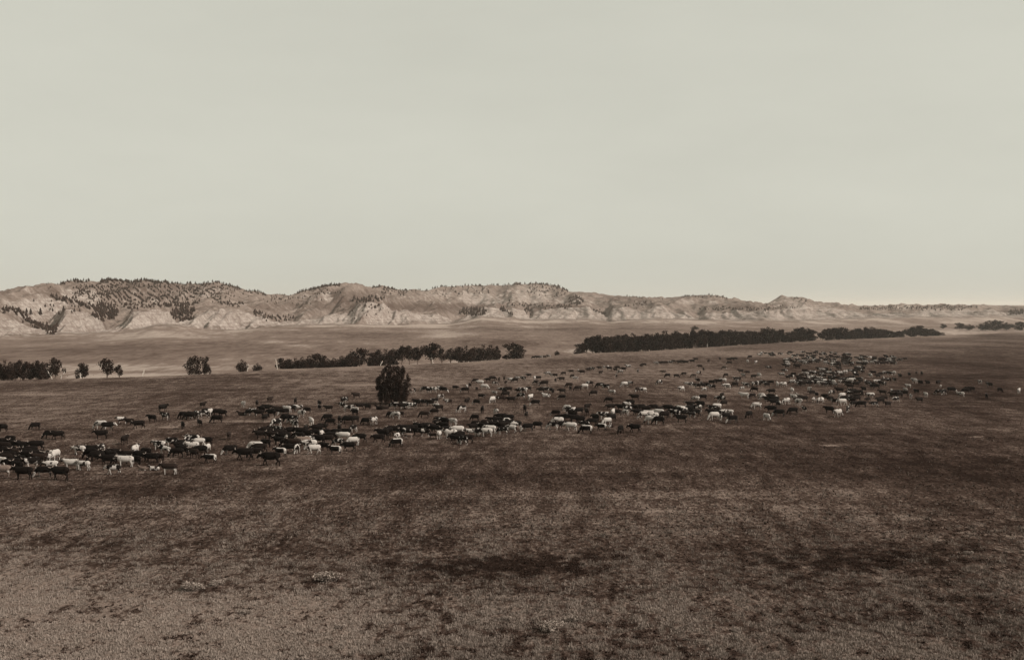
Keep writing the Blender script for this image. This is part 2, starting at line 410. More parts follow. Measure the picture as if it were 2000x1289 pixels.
veg_shade_p = np.where(yim > 1000, mats(_e, Xg, Yg), _e) + (0.24 + 0.20 * sstep(1120, 1230, yim)) * (fbm(Xg / 0.9, Yg / 1.1, 91, 2) * .8 + .5 * fbm(Xg / 4.0, Yg / 6.0, 92, 2)) * sstep(880, 1050, yim)
veg_shade_p = veg_shade_p + 0.55 * sstep(10, 0, yim - yim_b[None, :]) * (0.6 + 0.8 * noise(pxg / 90.0, pxg * 0, 9))
me = mesh_arrays('prairie', np.stack([Xg, Yg, Zg], -1).reshape(-1, 3), grid_faces(NRP, NC), True, {'veg_tone': veg_shade_p.ravel()})
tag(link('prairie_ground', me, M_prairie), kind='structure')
# the knoll under the camera and the prairie beside and behind it
kx = np.concatenate([np.linspace(-900, -120, 20)[:-1], np.linspace(-120, 120, 90), np.linspace(120, 900, 20)[1:]]); ky = np.concatenate([np.linspace(-900, -40, 20)[:-1], np.linspace(-40, 56.5, 60)])
KX, KY = np.meshgrid(kx, ky)
KZ = prairie_z(KX, np.maximum(KY, 0.0)) - 0.03
me = mesh_arrays('knoll', np.stack([KX, KY, KZ], -1).reshape(-1, 3), grid_faces(len(ky), len(kx)), True, {'veg_tone': np.full(KX.size, 0.1)})
tag(link('knoll_ground', me, M_prairie), kind='structure')

# river bottom and hills: one height field in two sheets
ct = controls(cols)
NRF, NRH = 130, 420
Yfl = Yb_c[None, :] + (ct[3][0] * 0.97 - Yb_c)[None, :] * (np.linspace(0, 1, NRF)[:, None] ** 1.5)
Zfl = land(np.broadcast_to(cols, Yfl.shape), Yfl, [(a[None, :], b[None, :]) for a, b in ct])
pxf = np.broadcast_to(cols, Yfl.shape); yif = HOR + (EYE - Zfl) * F / Yfl
VEGF = [(260, 718, 300, 8, 0.45), (300, 735, 300, 7, 0.7), (880, 650, 60, 5, 0.6), (850, 657, 50, 4, 0.5), (530, 668, 50, 4, 0.5), (585, 675, 40, 3, 0.5),
        (1500, 655, 400, 6, 0.2), (1150, 640, 160, 12, -0.25), (250, 680, 260, 16, -0.15), (700, 650, 260, 12, -0.15), (1000, 672, 60, 14, -0.2),
        (830, 716, 90, 6, 0.9), (940, 708, 60, 5, 0.7), (1700, 640, 300, 6, 0.15), (1150, 686, 60, 4, 0.8), (1850, 648, 160, 6, 0.5)]
_tf = (Yfl - Yb_c[None, :]) / (ct[3][0] * 0.97 - Yb_c)[None, :]
vegF = ell(pxf, yif, VEGF) + sstep(.5, 1.0, _tf) * (0.42 + 0.9 * np.clip(fbm(U[None, :] * Yfl / 70.0, Yfl / 160.0, 85, 4), -.2, 1)) + 0.5 * sstep(0.06, 0.0, np.linspace(0, 1, NRF)[:, None] + 0 * pxf)
me = mesh_arrays('river_bottom', np.stack([U[None, :] * Yfl, Yfl, Zfl], -1).reshape(-1, 3), grid_faces(NRF, NC), True, {'veg_tone': vegF.ravel()})
tag(link('river_bottom_terrain', me, M_floor), kind='structure')

def rows_between(a, b, n, power=1.0): return a[None, :] + (b - a)[None, :] * (np.linspace(0, 1, n)[:, None] ** power)
segs = [rows_between(ct[3][0] * 0.97, ct[4][0] + 8, 110), rows_between(ct[4][0] + 8, ct[6][0] + 6, 130)[1:], rows_between(ct[6][0] + 6, ct[8][0] * 1.02, 130)[1:],
        rows_between(ct[8][0] * 1.02, ct[10][0], 24)[1:], rows_between(ct[10][0], ct[12][0], 30, 2.0)[1:]]
Yh = np.concatenate(segs, 0); pxh = np.broadcast_to(cols, Yh.shape)
Zh = land(pxh, Yh, [(a[None, :], b[None, :]) for a, b in ct])
yih = HOR + (EYE - Zh) * F / Yh
Xh = U[None, :] * Yh
PALE = [(165, 578, 34, 13, 1.0), (185, 588, 14, 12, 1.0), (130, 570, 18, 10, 0.5), (75, 592, 60, 10, 0.9), (30, 600, 30, 12, 0.5), (100, 600, 40, 8, 0.6),
        (350, 577, 40, 9, 0.45), (400, 570, 40, 14, 0.45), (300, 590, 30, 8, 0.35), (80, 612, 46, 20, 1.0), (215, 640, 9, 12, -0.6), (470, 590, 30, 8, 0.3), (610, 580, 40, 14, 0.5),
        (550, 575, 30, 8, 0.3), (640, 575, 12, 16, 0.2), (920, 578, 50, 18, 0.75), (850, 575, 40, 14, 0.5), (760, 580, 40, 12, 0.35), (1030, 572, 50, 16, 0.7),
        (1060, 585, 60, 12, 0.5), (1150, 588, 60, 12, 0.3), (960, 590, 60, 8, 0.45), (1370, 590, 60, 8, 0.5), (1540, 590, 50, 10, 0.6), (1240, 590, 60, 6, 0.2),
        (1580, 600, 50, 8, 0.5), (1760, 598, 30, 6, 0.6), (1820, 606, 120, 5, 0.4), (550, 612, 60, 6, 0.3), (600, 606, 50, 5, 0.2), (1950, 598, 120, 3, 0.35)]
face_ = sstep(ct[3][0][None, :] * 0.975, ct[3][0][None, :] * 1.004, Yh) * (1 - sstep(ct[4][0][None, :] + 4, ct[4][0][None, :] + 26, Yh))
dz = np.gradient(Zh, axis=0) / np.maximum(np.gradient(Yh, axis=0), 1e-3)
pale = 0.95 * face_ * sstep(0.02, 0.16, dz + 0.06) + 0.85 * ell(pxh, yih, PALE) * (1 - 0.4 * face_) + 0.15 * sstep(0.25, 0.6, dz) * (1 - face_)
_n1 = fbm(Xh / 60.0, Yh / 60.0, 81, 4); _n2 = fbm(Xh / 17.0, Yh / 45.0, 82, 3)
spill = sstep(0.93, 0.985, Yh / ct[3][0][None, :]) * (1 - face_) * (Yh < ct[3][0][None, :] * 1.01)
pale = pale + 0.5 * spill * sstep(-.1, .5, _n1 + .6 * _n2) + 0.18 * _n1 * sstep(1.0, 1.02, Yh / ct[3][0][None, :]) + 0.25 * _n2 * (pale > .1)
pale = pale * (1 - 0.85 * sstep(6, 2, np.interp(pxh, FOOT[:, 0], FOOT[:, 1]) - np.interp(pxh, CREST[:, 0], CREST[:, 1])))
VEGH = [(680, 585, 90, 22, -0.30), (60, 568, 60, 12, -0.05), (880, 600, 120, 12, -0.35), (780, 602, 90, 10, -0.25), (300, 565, 160, 18, -0.25), (1460, 602, 70, 8, -0.3),
        (560, 600, 90, 10, -0.15), (1250, 585, 120, 10, -0.15), (460, 630, 90, 14, -0.2), (1100, 600, 60, 6, -0.3), (1990, 610, 60, 6, -0.4)]
vegH = ell(pxh, yih, VEGH)
me = mesh_arrays('hills', np.stack([Xh, Yh, Zh], -1).reshape(-1, 3), grid_faces(*Yh.shape), True, {'pale': pale.ravel(), 'veg_tone': vegH.ravel()})
tag(link('badland_hills', me, M_hills), kind='structure')

lap('land')
# ------------------------------------------------------------------ trees
def leaf_quads(cent, size, flat=0.0):
    """one small four-cornered leaf spray at each centre"""
    n = len(cent)
    a = rng.normal(size=(n, 3)); a /= np.linalg.norm(a, axis=1)[:, None]
    b = np.cross(a, rng.normal(size=(n, 3))); b /= np.linalg.norm(b, axis=1)[:, None]
    s = size * rng.uniform(0.6, 1.35, (n, 1)); w = s * rng.uniform(0.45, 0.8, (n, 1))
    v = np.stack([cent + a * s, cent + b * w, cent - a * s, cent - b * w * 0.9], 1).reshape(-1, 3)
    f = np.arange(4 * n).reshape(n, 4)
    return v, f

def tube_path(pts, radii, sides=7):
    """closed tapered tube along 3-D points"""
    V = []; Fc = []
    pts = [Vector(p) for p in pts]
    for i, p in enumerate(pts):
        d = (pts[min(i + 1, len(pts) - 1)] - pts[max(i - 1, 0)]).normalized()
        x = d.orthogonal().normalized() if abs(d.z) < 0.9 else d.cross(Vector((0, 1, 0))).normalized(); y = d.cross(x).normalized()
        for k in range(sides):
            a = 2 * math.pi * k / sides
            V.append(p + (x * math.cos(a) + y * math.sin(a)) * radii[i])
    for i in range(len(pts) - 1):
        for k in range(sides):
            a = i * sides + k; b = i * sides + (k + 1) % sides
            Fc.append((a, b, b + sides, a + sides))
    Fc.append(tuple(reversed(range(sides)))); Fc.append(tuple(range((len(pts) - 1) * sides, len(pts) * sides)))
    return V, Fc

def join_tubes(name, tubes, mat):
    V = []; Fc = []
    for v, f in tubes:
        o = len(V); V += [tuple(p) for p in v]; Fc += [tuple(i + o for i in q) for q in f]
    me = bpy.data.meshes.new(name); me.from_pydata(V, [], Fc); me.polygons.foreach_set('use_smooth', [True] * len(Fc)); me.update()
    me.materials.append(mat); return me

M_leaf = mat_leaf('cottonwood leaves', 0.010, 0.030); M_leaf2 = mat_leaf('bush leaves', 0.016, 0.045)
M_bark = mat_bark('grey bark', 0.16); M_dead = mat_bark('bleached dead wood', 0.55)

def crown_points(lobes, n, rnd):
    """leaf centres in the shells of a few lobes, denser towards their outside"""
    w = np.array([l[3] * l[4] * l[5] for l in lobes]) ** 0.67; w /= w.sum()
    which = rnd.choice(len(lobes), n, p=w)
    L = np.array(lobes)[which]
    d = rnd.normal(size=(n, 3)); d /= np.linalg.norm(d, axis=1)[:, None]
    r = rnd.uniform(0.25, 1.0, (n, 1)) ** 0.6 * (1 + 0.22 * rnd.normal(size=(n, 1)) * 0.6)
    p = L[:, :3] + d * r * L[:, 3:6]
    tone = np.clip(0.5 + 0.28 * d[:, 2] * 0 + 0.35 * rnd.normal(size=n) + 0.4 * (rnd.random(len(lobes))[which] - 0.5), 0, 1)
    return p, tone

TREE_MESH = []
def make_tree_kind(seed, n_lobes, leaves, leafsize, low, spread=0.36, trunkr=0.022):
    rnd = np.random.default_rng(seed)
    lobes = []; limbs = []
    for i in range(n_lobes):
        a = 2 * math.pi * (i / n_lobes) + rnd.uniform(-.5, .5); h = rnd.uniform(low + 0.12, 0.84)
        rr = spread * rnd.uniform(0.3, 1.05) * (1 - 0.5 * max(0, h - 0.65) / 0.35)
        c = (rr * math.cos(a), rr * math.sin(a), h); s = rnd.uniform(0.11, 0.20)
        lobes.append((*c, s * 1.15, s * 1.15, s * rnd.uniform(0.8, 1.25)))
        limbs.append(c)
    lobes.append((0, 0, 0.84, 0.16, 0.16, 0.16)); lobes.append((0, 0, (low + 0.8) / 2, spread * .7, spread * .7, 0.25))
    p, tone = crown_points(lobes, leaves, rnd)
    p[:, 2] = np.maximum(p[:, 2], 0.03 + 0.05 * rnd.random(len(p)))
    v, f = leaf_quads(p, leafsize)
    crown = mesh_arrays('crown', v, f, False, {'tone': np.repeat(tone, 4)}); crown.materials.append(M_leaf)
    top = (0.02, 0.01, 0.7)
    tubes = [tube_path([(0, 0, -0.04), (0.01, 0, 0.15), (-0.01, 0.01, 0.4), top], [trunkr * 1.3, trunkr, trunkr * .75, trunkr * .3])]
    for c in limbs[:7]:
        z0 = rnd.uniform(0.15, max(0.2, c[2] - 0.15))
        tubes.append(tube_path([(0, 0, z0), (c[0] * .5, c[1] * .5, z0 + (c[2] - z0) * .6), c], [trunkr * .6, trunkr * .4, trunkr * .15], 5))
    trunk = join_tubes('trunk', tubes, M_bark)
    return crown, trunk

KINDS = [make_tree_kind(101, 11, 1700, 0.040, 0.02, 0.42), make_tree_kind(102, 14, 1900, 0.038, 0.0, 0.46), make_tree_kind(103, 10, 1500, 0.042, 0.08, 0.38),
         make_tree_kind(104, 16, 2000, 0.036, -0.06, 0.48), make_tree_kind(105, 10, 1300, 0.040, 0.28, 0.40, 0.028), make_tree_kind(106, 7, 900, 0.042, 0.30, 0.46, 0.026)]

def add_tree(px, Y, z, hgt, wid, kind, label, group, name='cottonwood_tree', cat='tree'):
    cr, tr = KINDS[kind]
    X = (px - 1000.0) / F * Y
    t = empty(name, (X, Y, z), random.uniform(0, 6.28))
    sx = wid / 0.92
    for nm, me_ in (('trunk', tr), ('crown', cr)):
        o = link(nm, me_, None, t); o.scale = (sx if nm == 'crown' else 0.5 * (sx + hgt), sx if nm == 'crown' else 0.5 * (sx + hgt), hgt)
    tag(t, label, cat, group)
    return t

ORD = ['first', 'second', 'third', 'fourth', 'fifth', 'sixth', 'seventh', 'eighth', 'ninth', 'tenth', 'eleventh', 'twelfth', 'thirteenth', 'fourteenth', 'fifteenth', 'sixteenth', 'seventeenth', 'eighteenth', 'nineteenth']
TENS = {2: 'twent', 3: 'thirt', 4: 'fort', 5: 'fift', 6: 'sixt', 7: 'sevent', 8: 'eight', 9: 'ninet'}
def ordw(i):
    if i <= 19: return ORD[i - 1]
    t_, r = divmod(i, 10)
    return TENS[t_] + 'ieth' if r == 0 else TENS[t_] + 'y-' + ORD[r - 1]

def tree_at(px, base, top, wpx, kind, label, group, back=0.0, **kw):
    """a tree whose foot shows at image row base just beyond the bank"""
    Yb = float(bank_Y(px)); Y = Yb + 6 + back
    z = float(land(np.array([px]), np.array([Y]))[0]) - 0.05
    hgt = EYE + (HOR - top) / F * Y - z
    return add_tree(px, Y, z, hgt * 1.03, wpx / F * Y, kind, label, group, **kw)

def place_land(px, py):
    Y = float(hit_land(np.array([px]), np.array([py]))[0]); z = float(land(np.array([px]), np.array([Y]))[0]); return Y, z
belt = []
for i, x in enumerate(np.arange(-12, 100, 10.5)): belt.append((x, 741, 706 + 3 * math.sin(i * 2.1) + random.uniform(-2, 2), 21, random.choice([0, 1, 3, 3]), random.uniform(0, 14)))
for i, (x, b, tp, w, k, bk) in enumerate(sorted(belt)):
    tree_at(x, b, tp, w, k, f'dark leafy tree, {ordw(i + 1)} from the left edge in the dense wood there', 'trees in the wood at the left edge', bk)
SOLO = [(108, 739, 699, 31, 5, 'ragged tree with pale leaning stems ending the left wood'), (161, 738, 709, 27, 0, 'small rounded tree standing alone just past the left wood'),
        (209, 738, 700, 38, 5, 'tall ragged tree with open branches second past the left wood'), (233, 737, 712, 18, 5, 'low thin tree beside the tall ragged one past the left wood'),
        (380, 730, 695, 34, 1, 'broad dark tree standing alone on the pale flat below the long bluff'), (403, 730, 696, 20, 2, 'slim side tree touching the broad lone tree on the pale flat'),
        (472, 726, 702, 21, 3, 'round dark tree, larger of two small ones before the middle belt'), (503, 724, 709, 18, 3, 'round bushy tree, smaller of two before the middle belt')]
for x, b, tp, w, k, lb in SOLO: tree_at(x, b, tp, w, k, lb, 'single trees on the river flat', 2)
MID = [(551, 699, 18), (563, 701, 18), (577, 699, 18), (590, 697, 18), (604, 694, 20), (621, 690, 27), (640, 700, 20), (652, 699, 18), (667, 695, 20), (682, 691, 22), (702, 680, 33),
       (726, 689, 18), (738, 683, 22), (753, 681, 22), (767, 681, 18), (785, 675, 22), (800, 675, 22), (816, 678, 20), (842, 670, 33), (863, 680, 18), (880, 680, 18), (895, 677, 20),
       (911, 675, 22), (926, 678, 20), (944, 672, 20), (958, 673, 20), (970, 676, 14)]
for i, (x, tp, w) in enumerate(MID):
    k = 4 if 770 < x < 850 else (5 if 855 < x < 885 else random.choice([0, 1, 2, 3, 3]))
    tree_at(x, 0, tp, w * 1.35, k, f'dark riverside tree, {ordw(i + 1)} from the left in the middle belt behind the lone tree', 'trees of the middle belt', random.uniform(0, 8))
tree_at(1003, 697, 670, 46, 1, 'wide spreading tree standing just right of the middle belt', 'single trees on the river flat', 6)
tp_r = tab('1130,666 1150,658 1170,657 1200,654 1240,653 1280,650 1320,648 1360,646 1400,645 1450,645 1490,641 1505,645 1530,645 1560,640 1580,643 1600,648 1620,640 1650,642 1680,637 1700,640 1730,642 1757,643 1770,648 1790,636 1815,638 1832,645')
RT = []
x = 1133.0
while x < 1838:
    RT.append((x, 3.0)); x += random.uniform(11, 15)
x = 1170.0
while x < 1760:
    RT.append((x, 16.0)); x += random.uniform(15, 21)
RT = [q for q in RT if not (abs(q[0] - 1592) < 6 or abs(q[0] - 1772) < 7)]
for i, (x, bk) in enumerate(sorted(RT)):
    Yq = float(bank_Y(x)); w = random.uniform(20, 38) * (1.0 if x < 1500 else 0.95)
    tree_at(x, 0, np.interp(x, tp_r[:, 0], tp_r[:, 1]) + random.uniform(-3, 3.5) + 2.2 * math.sin(x / 11.0) + 1.5 * math.sin(x / 4.7) + 1.2, w, random.choice([0, 1, 3, 2, 1, 4]),
            f'dark cottonwood, {ordw(i + 1)} from the left in the long wood above the herd', 'trees of the long wood above the herd', bk + random.uniform(0, 6))
for x, b, tp, w, k, lb in [(1842, 643, 633, 10, 0, 'tiny tree just past the right end of the long wood'), (1874, 643, 631, 17, 1, 'small tree midway between the long wood and the right edge clump'),
                           (1894, 645, 634, 16, 3, 'low tree left of the round clump near the right edge'), (1925, 646, 630, 24, 3, 'left tree of the round clump near the right edge'),
                           (1945, 646, 626, 30, 1, 'tallest tree of the round clump near the right edge'), (1966, 645, 630, 20, 3, 'right tree of the round clump near the right edge'),
                           (1992, 646, 629, 22, 1, 'tree cut by the right edge of the photo')]:
    Yq, zq = place_land(x, b); add_tree(x, Yq, zq - .05, (b - tp) / F * Yq * 1.08, w / F * Yq * 1.2, k, lb, 'scattered trees at the far right')

# brush things away on the flat
for px, py, h_, w_, lb in [(1357, 645, 9, 15, 'dark square thicket on the flat above the long wood'), (1088, 695, 11, 10, 'lone dark bush between the two tree belts')]:
    if px == 1088:
        X_, Y = (float(a) for a in solve_prairie(np.array([px]), np.array([py]))); z = float(prairie_z(np.array(X_), np.array(Y)))
    else: Y, z = place_land(px, py)
    add_tree(px, Y, z, h_ / F * Y, w_ / F * Y, 3, lb, 'bushes on the flats', 'bush', 'bush')

# bleached dead trees on the bank
def dead_tree(px, py, hpx, lean, label, seed):
    rnd = random.Random(seed)
    Yb = float(bank_Y(px)); Y = Yb + 6; z = float(land(np.array([px]), np.array([Y]))[0])
    h_ = max(hpx / F * Y, EYE + (HOR - (py - hpx)) / F * Y - z)
    t = empty('dead_tree', ((px - 1000.0) / F * Y, Y, z))
    r = 0.13
    tr = join_tubes('trunk', [tube_path([(0, 0, -.2), (lean * h_ * .3, 0, h_ * .4), (lean * h_ * .8, .1, h_ * .8), (lean * h_, .1, h_)], [r * 1.4, r, r * .7, r * .25])], M_dead)
    link('trunk', tr, None, t)
    for k in range(3):
        z0 = h_ * rnd.uniform(.4, .75); a = rnd.choice([-1, 1])
        b = join_tubes('branch', [tube_path([(lean * z0 * .9, 0, z0), (lean * z0 + a * h_ * .12, .1, z0 + h_ * .12), (lean * z0 + a * h_ * .16, .1, z0 + h_ * .25)], [r * .5, r * .35, r * .15], 5)], M_dead)
        link('branch', b, None, t)
    tag(t, label, 'dead tree', 'bleached dead trees along the bank')
for i, a in enumerate([(277, 737, 16, 0.25, 'white curved dead trunk on the pale bank left of the broad lone tree'), (542, 722, 21, -0.15, 'white leaning dead trunk at the left end of the middle belt'),
                       (483, 727, 17, 0.1, 'thin white dead trunk between the two small round trees'), (103, 742, 18, -0.5, 'pale stem leaning left under the ragged tree'),
                       (117, 741, 15, 0.5, 'pale stem leaning right under the ragged tree'), (158, 740, 12, -0.1, 'short pale dead stem by the small rounded tree'),
                       (742, 716, 12, 0.4, 'pale broken stem on the bank above the lone tree'), (846, 708, 16, -0.2, 'pale trunk under the tallest tree of the middle belt'),
                       (1381, 679, 9, 0.1, 'short pale stem at the near edge of the long wood'), (1722, 659, 8, -0.5, 'left of two small pale stems before the long wood'),
                       (1732, 659, 8, 0.6, 'right of two small pale stems before the long wood')]):
    dead_tree(*a, seed=i)

# the lone tree among the herd
def lone_tree():
    rnd = np.random.default_rng(77)
    X, Y = (float(a) for a in solve_prairie(np.array([768.]), np.array([789.])))
    z = float(prairie_z(np.array(X), np.array(Y)))
    H_ = 77 / F * Y; W = 43 / F * Y
    t = empty('lone_tree', (X, Y, z - .02))
    lobes = []; tubes = []
    n = 34
    for i in range(n):
        a = 2.399 * i; q = math.sqrt((i + .5) / n)
        rr = q * W * 0.80; topz = H_ * (0.96 - 0.30 * q ** 2.2 + rnd.uniform(-.16, .05))
        x, y = rr * math.cos(a), rr * math.sin(a)
        tubes.append(tube_path([(x * .12, y * .12, -.1), (x * .45, y * .45, topz * .35), (x * .85, y * .85, topz * .7), (x, y, topz)], [0.09, 0.065, 0.04, 0.012], 6))
        for k in range(4):
            zz = topz * (0.93 - k * 0.235) + rnd.uniform(-.25, .25); fq = (0.55 + 0.5 * (zz / max(topz, .1))) if zz > .5 * topz else 0.80
            s = rnd.uniform(.34, .78)
            lobes.append((x * fq + rnd.uniform(-.3, .3), y * fq + rnd.uniform(-.3, .3), max(zz, .45), s * .72, s * .72, s * 1.35))
    for (ax, az, s) in ((-1.0, .62, .6), (-1.02, .45, .5), (.98, .66, .55), (1.05, .52, .45), (.92, .30, .5), (-.9, .25, .55), (.35, .99, .4), (-.25, 1.0, .42), (.62, .93, .38), (-.62, .92, .4), (1.1, .38, .3)):
        lobes.append((ax * W * .70, rnd.uniform(-.3, .3) * W, az * H_ * .93, s * 1.05, s * .9, s * 1.15)); tubes.append(tube_path([(ax * W * .2, 0, H_ * az * .4), (ax * W * .5, 0, H_ * az * .75), (ax * W * .8, 0, H_ * az * .95)], [.05, .035, .012], 6))
    p, tone = crown_points(lobes, 26000, rnd)
    p[:, 2] = np.maximum(p[:, 2], 0.08)
    v, f = leaf_quads(p, 0.115)
    cr = mesh_arrays('crown', v, f, False, {'tone': np.repeat(tone, 4)}); cr.materials.append(M_leaf)
    link('crown', cr, None, t)
    for i, tb in enumerate(tubes[::4]): link('stem', join_tubes('stem', [tb] + ([tubes[i * 4 + 1]] if False else []), M_bark), None, t)
    tag(t, 'lone bushy dark tree standing among the cattle on the open prairie', 'tree')
lone_tree()

lap('trees')
# pines and brush on the hills
def pine_mesh(seed):
    rnd = random.Random(seed); V = []; Fc = []; T = []
    for (z0, z1, r) in ((0.10, 0.55, 0.30), (0.32, 0.78, 0.24), (0.58, 1.02, 0.16)):
        o = len(V); k = 6
        for i in range(k):
            a = 2 * math.pi * i / k + rnd.random() * .5; rr = r * rnd.uniform(.7, 1.25)
            V.append((rr * math.cos(a), rr * math.sin(a), z0 + rnd.uniform(-.06, .06))); T.append(rnd.random())
        V.append((rnd.uniform(-.03, .03), rnd.uniform(-.03, .03), z1)); T.append(rnd.random())
        for i in range(k): Fc.append((o + i, o + (i + 1) % k, o + k))
    o = len(V)
    for (x_, y_) in ((-.03, -.03), (.03, -.03), (0, .04)): V.append((x_, y_, -.1)); T.append(.5)
    V.append((0, 0, .4)); T.append(.5)
    for i in range(3): Fc.append((o + i, o + (i + 1) % 3, o + 3))
    return np.array(V), np.array(Fc), np.array(T)
M_pine = mat_leaf('pine needles', 0.020, 0.050)
pts = []
def along(poly, n, thick, hpx):
    a = tab(poly)
    d = np.r_[0, np.cumsum(np.hypot(*np.diff(a, axis=0).T))]; s = rng.uniform(0, d[-1], n)
    X_ = np.interp(s, d, a[:, 0]) + rng.normal(0, thick, n); Y_ = np.interp(s, d, a[:, 1]) + rng.normal(0, thick * .55, n)
    pts.extend(zip(X_, Y_, hpx * rng.uniform(.6, 1.25, n)))
def blob(cx, cy, rx, ry, n, hpx, clump=0.0):
    k = 0
    while k < n:
        a, b = rng.uniform(-1, 1, 2)
        if a * a + b * b > 1: continue
        x_, y_ = cx + a * rx, cy + b * ry
        if clump and float(noise(x_ / 9.0, y_ / 5.0, 12)) < clump - 0.5 + 0.2 * rng.random(): 
            if rng.random() < .85: continue
        pts.append((x_, y_, hpx * rng.uniform(.6, 1.3))); k += 1
def skyline(x0, x1, n, hpx):
    x_ = rng.uniform(x0, x1, n)
    pts.extend((a, np.interp(a, RIDGE[:, 0], RIDGE[:, 1]) + rng.uniform(0.6, 4), hpx * rng.uniform(.6, 1.35)) for a in x_)
skyline(118, 175, 60, 5); skyline(195, 330, 170, 5.5); skyline(330, 520, 120, 4.5); skyline(90, 120, 6, 4); skyline(580, 665, 85, 5); skyline(525, 580, 10, 4)
skyline(728, 770, 40, 4.5); skyline(770, 840, 20, 3.5); skyline(840, 1000, 55, 4); skyline(1000, 1110, 90, 4); skyline(1220, 1300, 22, 3); skyline(1330, 1420, 60, 3.2); skyline(1545, 1575, 20, 3)
skyline(1680, 1910, 110, 3.2)
blob(290, 572, 150, 20, 520, 4.5, 0.5); blob(200, 572, 60, 16, 170, 4.5, 0.4); blob(430, 572, 70, 14, 150, 4, 0.5); blob(310, 592, 80, 11, 240, 5, 0.45); blob(230, 588, 50, 12, 130, 5, .4)
along('0,607 30,612 50,628 75,640 110,650', 120, 3.5, 8); along('100,583 130,590 165,600 200,612 225,622', 130, 4, 7); blob(205, 614, 26, 15, 150, 8, 0.3); blob(357, 617, 24, 13, 110, 8, .3)
blob(100, 648, 14, 6, 40, 8); along('240,600 260,606 300,600 340,598 380,602', 60, 4, 6); along('415,588 440,596 475,600', 60, 2.5, 5); along('500,612 520,622 545,627 570,624', 70, 4, 6)
along('690,592 715,590 750,588', 36, 3, 7); blob(735, 601, 30, 8, 14, 6); blob(925, 612, 28, 8, 90, 6); along('975,604 990,612 1000,618', 26, 2, 6); along('1025,600 1035,616', 30, 2.5, 5)
blob(1125, 590, 14, 9, 60, 5); along('1000,598 1060,600 1120,602', 70, 3, 4.5); along('1160,606 1185,618', 24, 2, 4); blob(640, 570, 30, 10, 40, 4); along('1370,606 1440,606 1500,606', 70, 2, 4)
blob(1250, 598, 30, 6, 26, 4); blob(770, 572, 26, 9, 50, 4); blob(1070, 570, 40, 12, 70, 4, .4); blob(880, 572, 80, 10, 50, 4, .4); blob(1790, 604, 120, 4, 90, 3.5); blob(1990, 612, 22, 5, 60, 5); blob(1520, 602, 40, 5, 24, 3.5)
blob(570, 590, 60, 10, 36, 4); blob(700, 612, 60, 12, 16, 4); blob(130, 604, 60, 14, 14, 6)
P_ = np.array(pts)
Yp = hit_land(P_[:, 0], P_[:, 1], n=260)
okp = ~np.isnan(Yp); P_ = P_[okp]; Yp = Yp[okp]
Zp = land(P_[:, 0], Yp); Xp = (P_[:, 0] - 1000) / F * Yp; Hp = P_[:, 2] / F * Yp
near = [i for i in np.argsort(-P_[:, 2]) if P_[i, 0] < 240][:0]
pv = [pine_mesh(s) for s in range(8)]
VV = []; FF = []; TT = []; o_ = 0
for i in range(len(P_)):
    v, f, t_ = pv[i % 8]; a = rng.uniform(0, 6.28); c, s = math.cos(a), math.sin(a); w = Hp[i] * rng.uniform(.9, 1.5)
    x_ = (v[:, 0] * c - v[:, 1] * s) * w + Xp[i]; y_ = (v[:, 0] * s + v[:, 1] * c) * w + Yp[i]; z_ = v[:, 2] * Hp[i] + Zp[i]
    VV.append(np.stack([x_, y_, z_], 1)); FF.append(f + o_); TT.append(np.clip(t_ * .6 + rng.uniform(-.1, .45), 0, 1)); o_ += len(v)
me = mesh_arrays('pines', np.concatenate(VV), np.concatenate(FF), False, {'tone': np.concatenate(TT)}); me.materials.append(M_pine)
tag(link('hillside_pine_woods', me), 'small dark pines and brush dotting the badland hills and skyline', 'woods', kind='stuff')

# single pines one can pick out on the left-hand bluff
M_pine2 = M_pine
def big_pine_mesh(seed):
    rnd = np.random.default_rng(seed); n = 420
    h = rnd.uniform(.1, 1.0, n); a = rnd.uniform(0, 6.28, n); r = 0.30 * (1.03 - h) ** .8 * rnd.uniform(.3, 1.1, n)
    p = np.stack([r * np.cos(a), r * np.sin(a), h], 1); v, f = leaf_quads(p, .06)
    cr = mesh_arrays('crown', v, f, False, {'tone': np.repeat(rnd.random(n), 4)}); cr.materials.append(M_pine)
    return cr, join_tubes('trunk', [tube_path([(0, 0, -.08), (0, 0, .5), (0.01, 0, .95)], [.03, .02, .006], 6)], M_bark)
BP = [big_pine_mesh(5), big_pine_mesh(6)]
for i, (px, py, hp, lb) in enumerate([(52, 616, 10, 'small dark pine, first from left on the pale bluff face'), (60, 617, 13, 'tall dark pine, second from left on the pale bluff face'), (79, 616, 14, 'dark pine at the middle of the pale bluff face'),
                                      (66, 591, 6, 'tiny pine near the top of the pale left bluff'), (124, 608, 10, 'pine on the right part of the pale left bluff'), (145, 612, 8, 'pine at the right rim of the pale left bluff'),
                                      (103, 613, 7, 'low pine between the bluff pines'), (34, 612, 10, 'pine at the head of the left ravine')]):
    Y, z = place_land(px, py); t = empty('pine_tree', ((px - 1000) / F * Y, Y, z), i)
    for nm, me_ in (('trunk', BP[i % 2][1]), ('crown', BP[i % 2][0])):
        o = link(nm, me_, None, t); s = hp / F * Y; o.scale = (s, s, s)
    tag(t, lb, 'pine tree', 'single pines on the left bluff')

lap('pines')
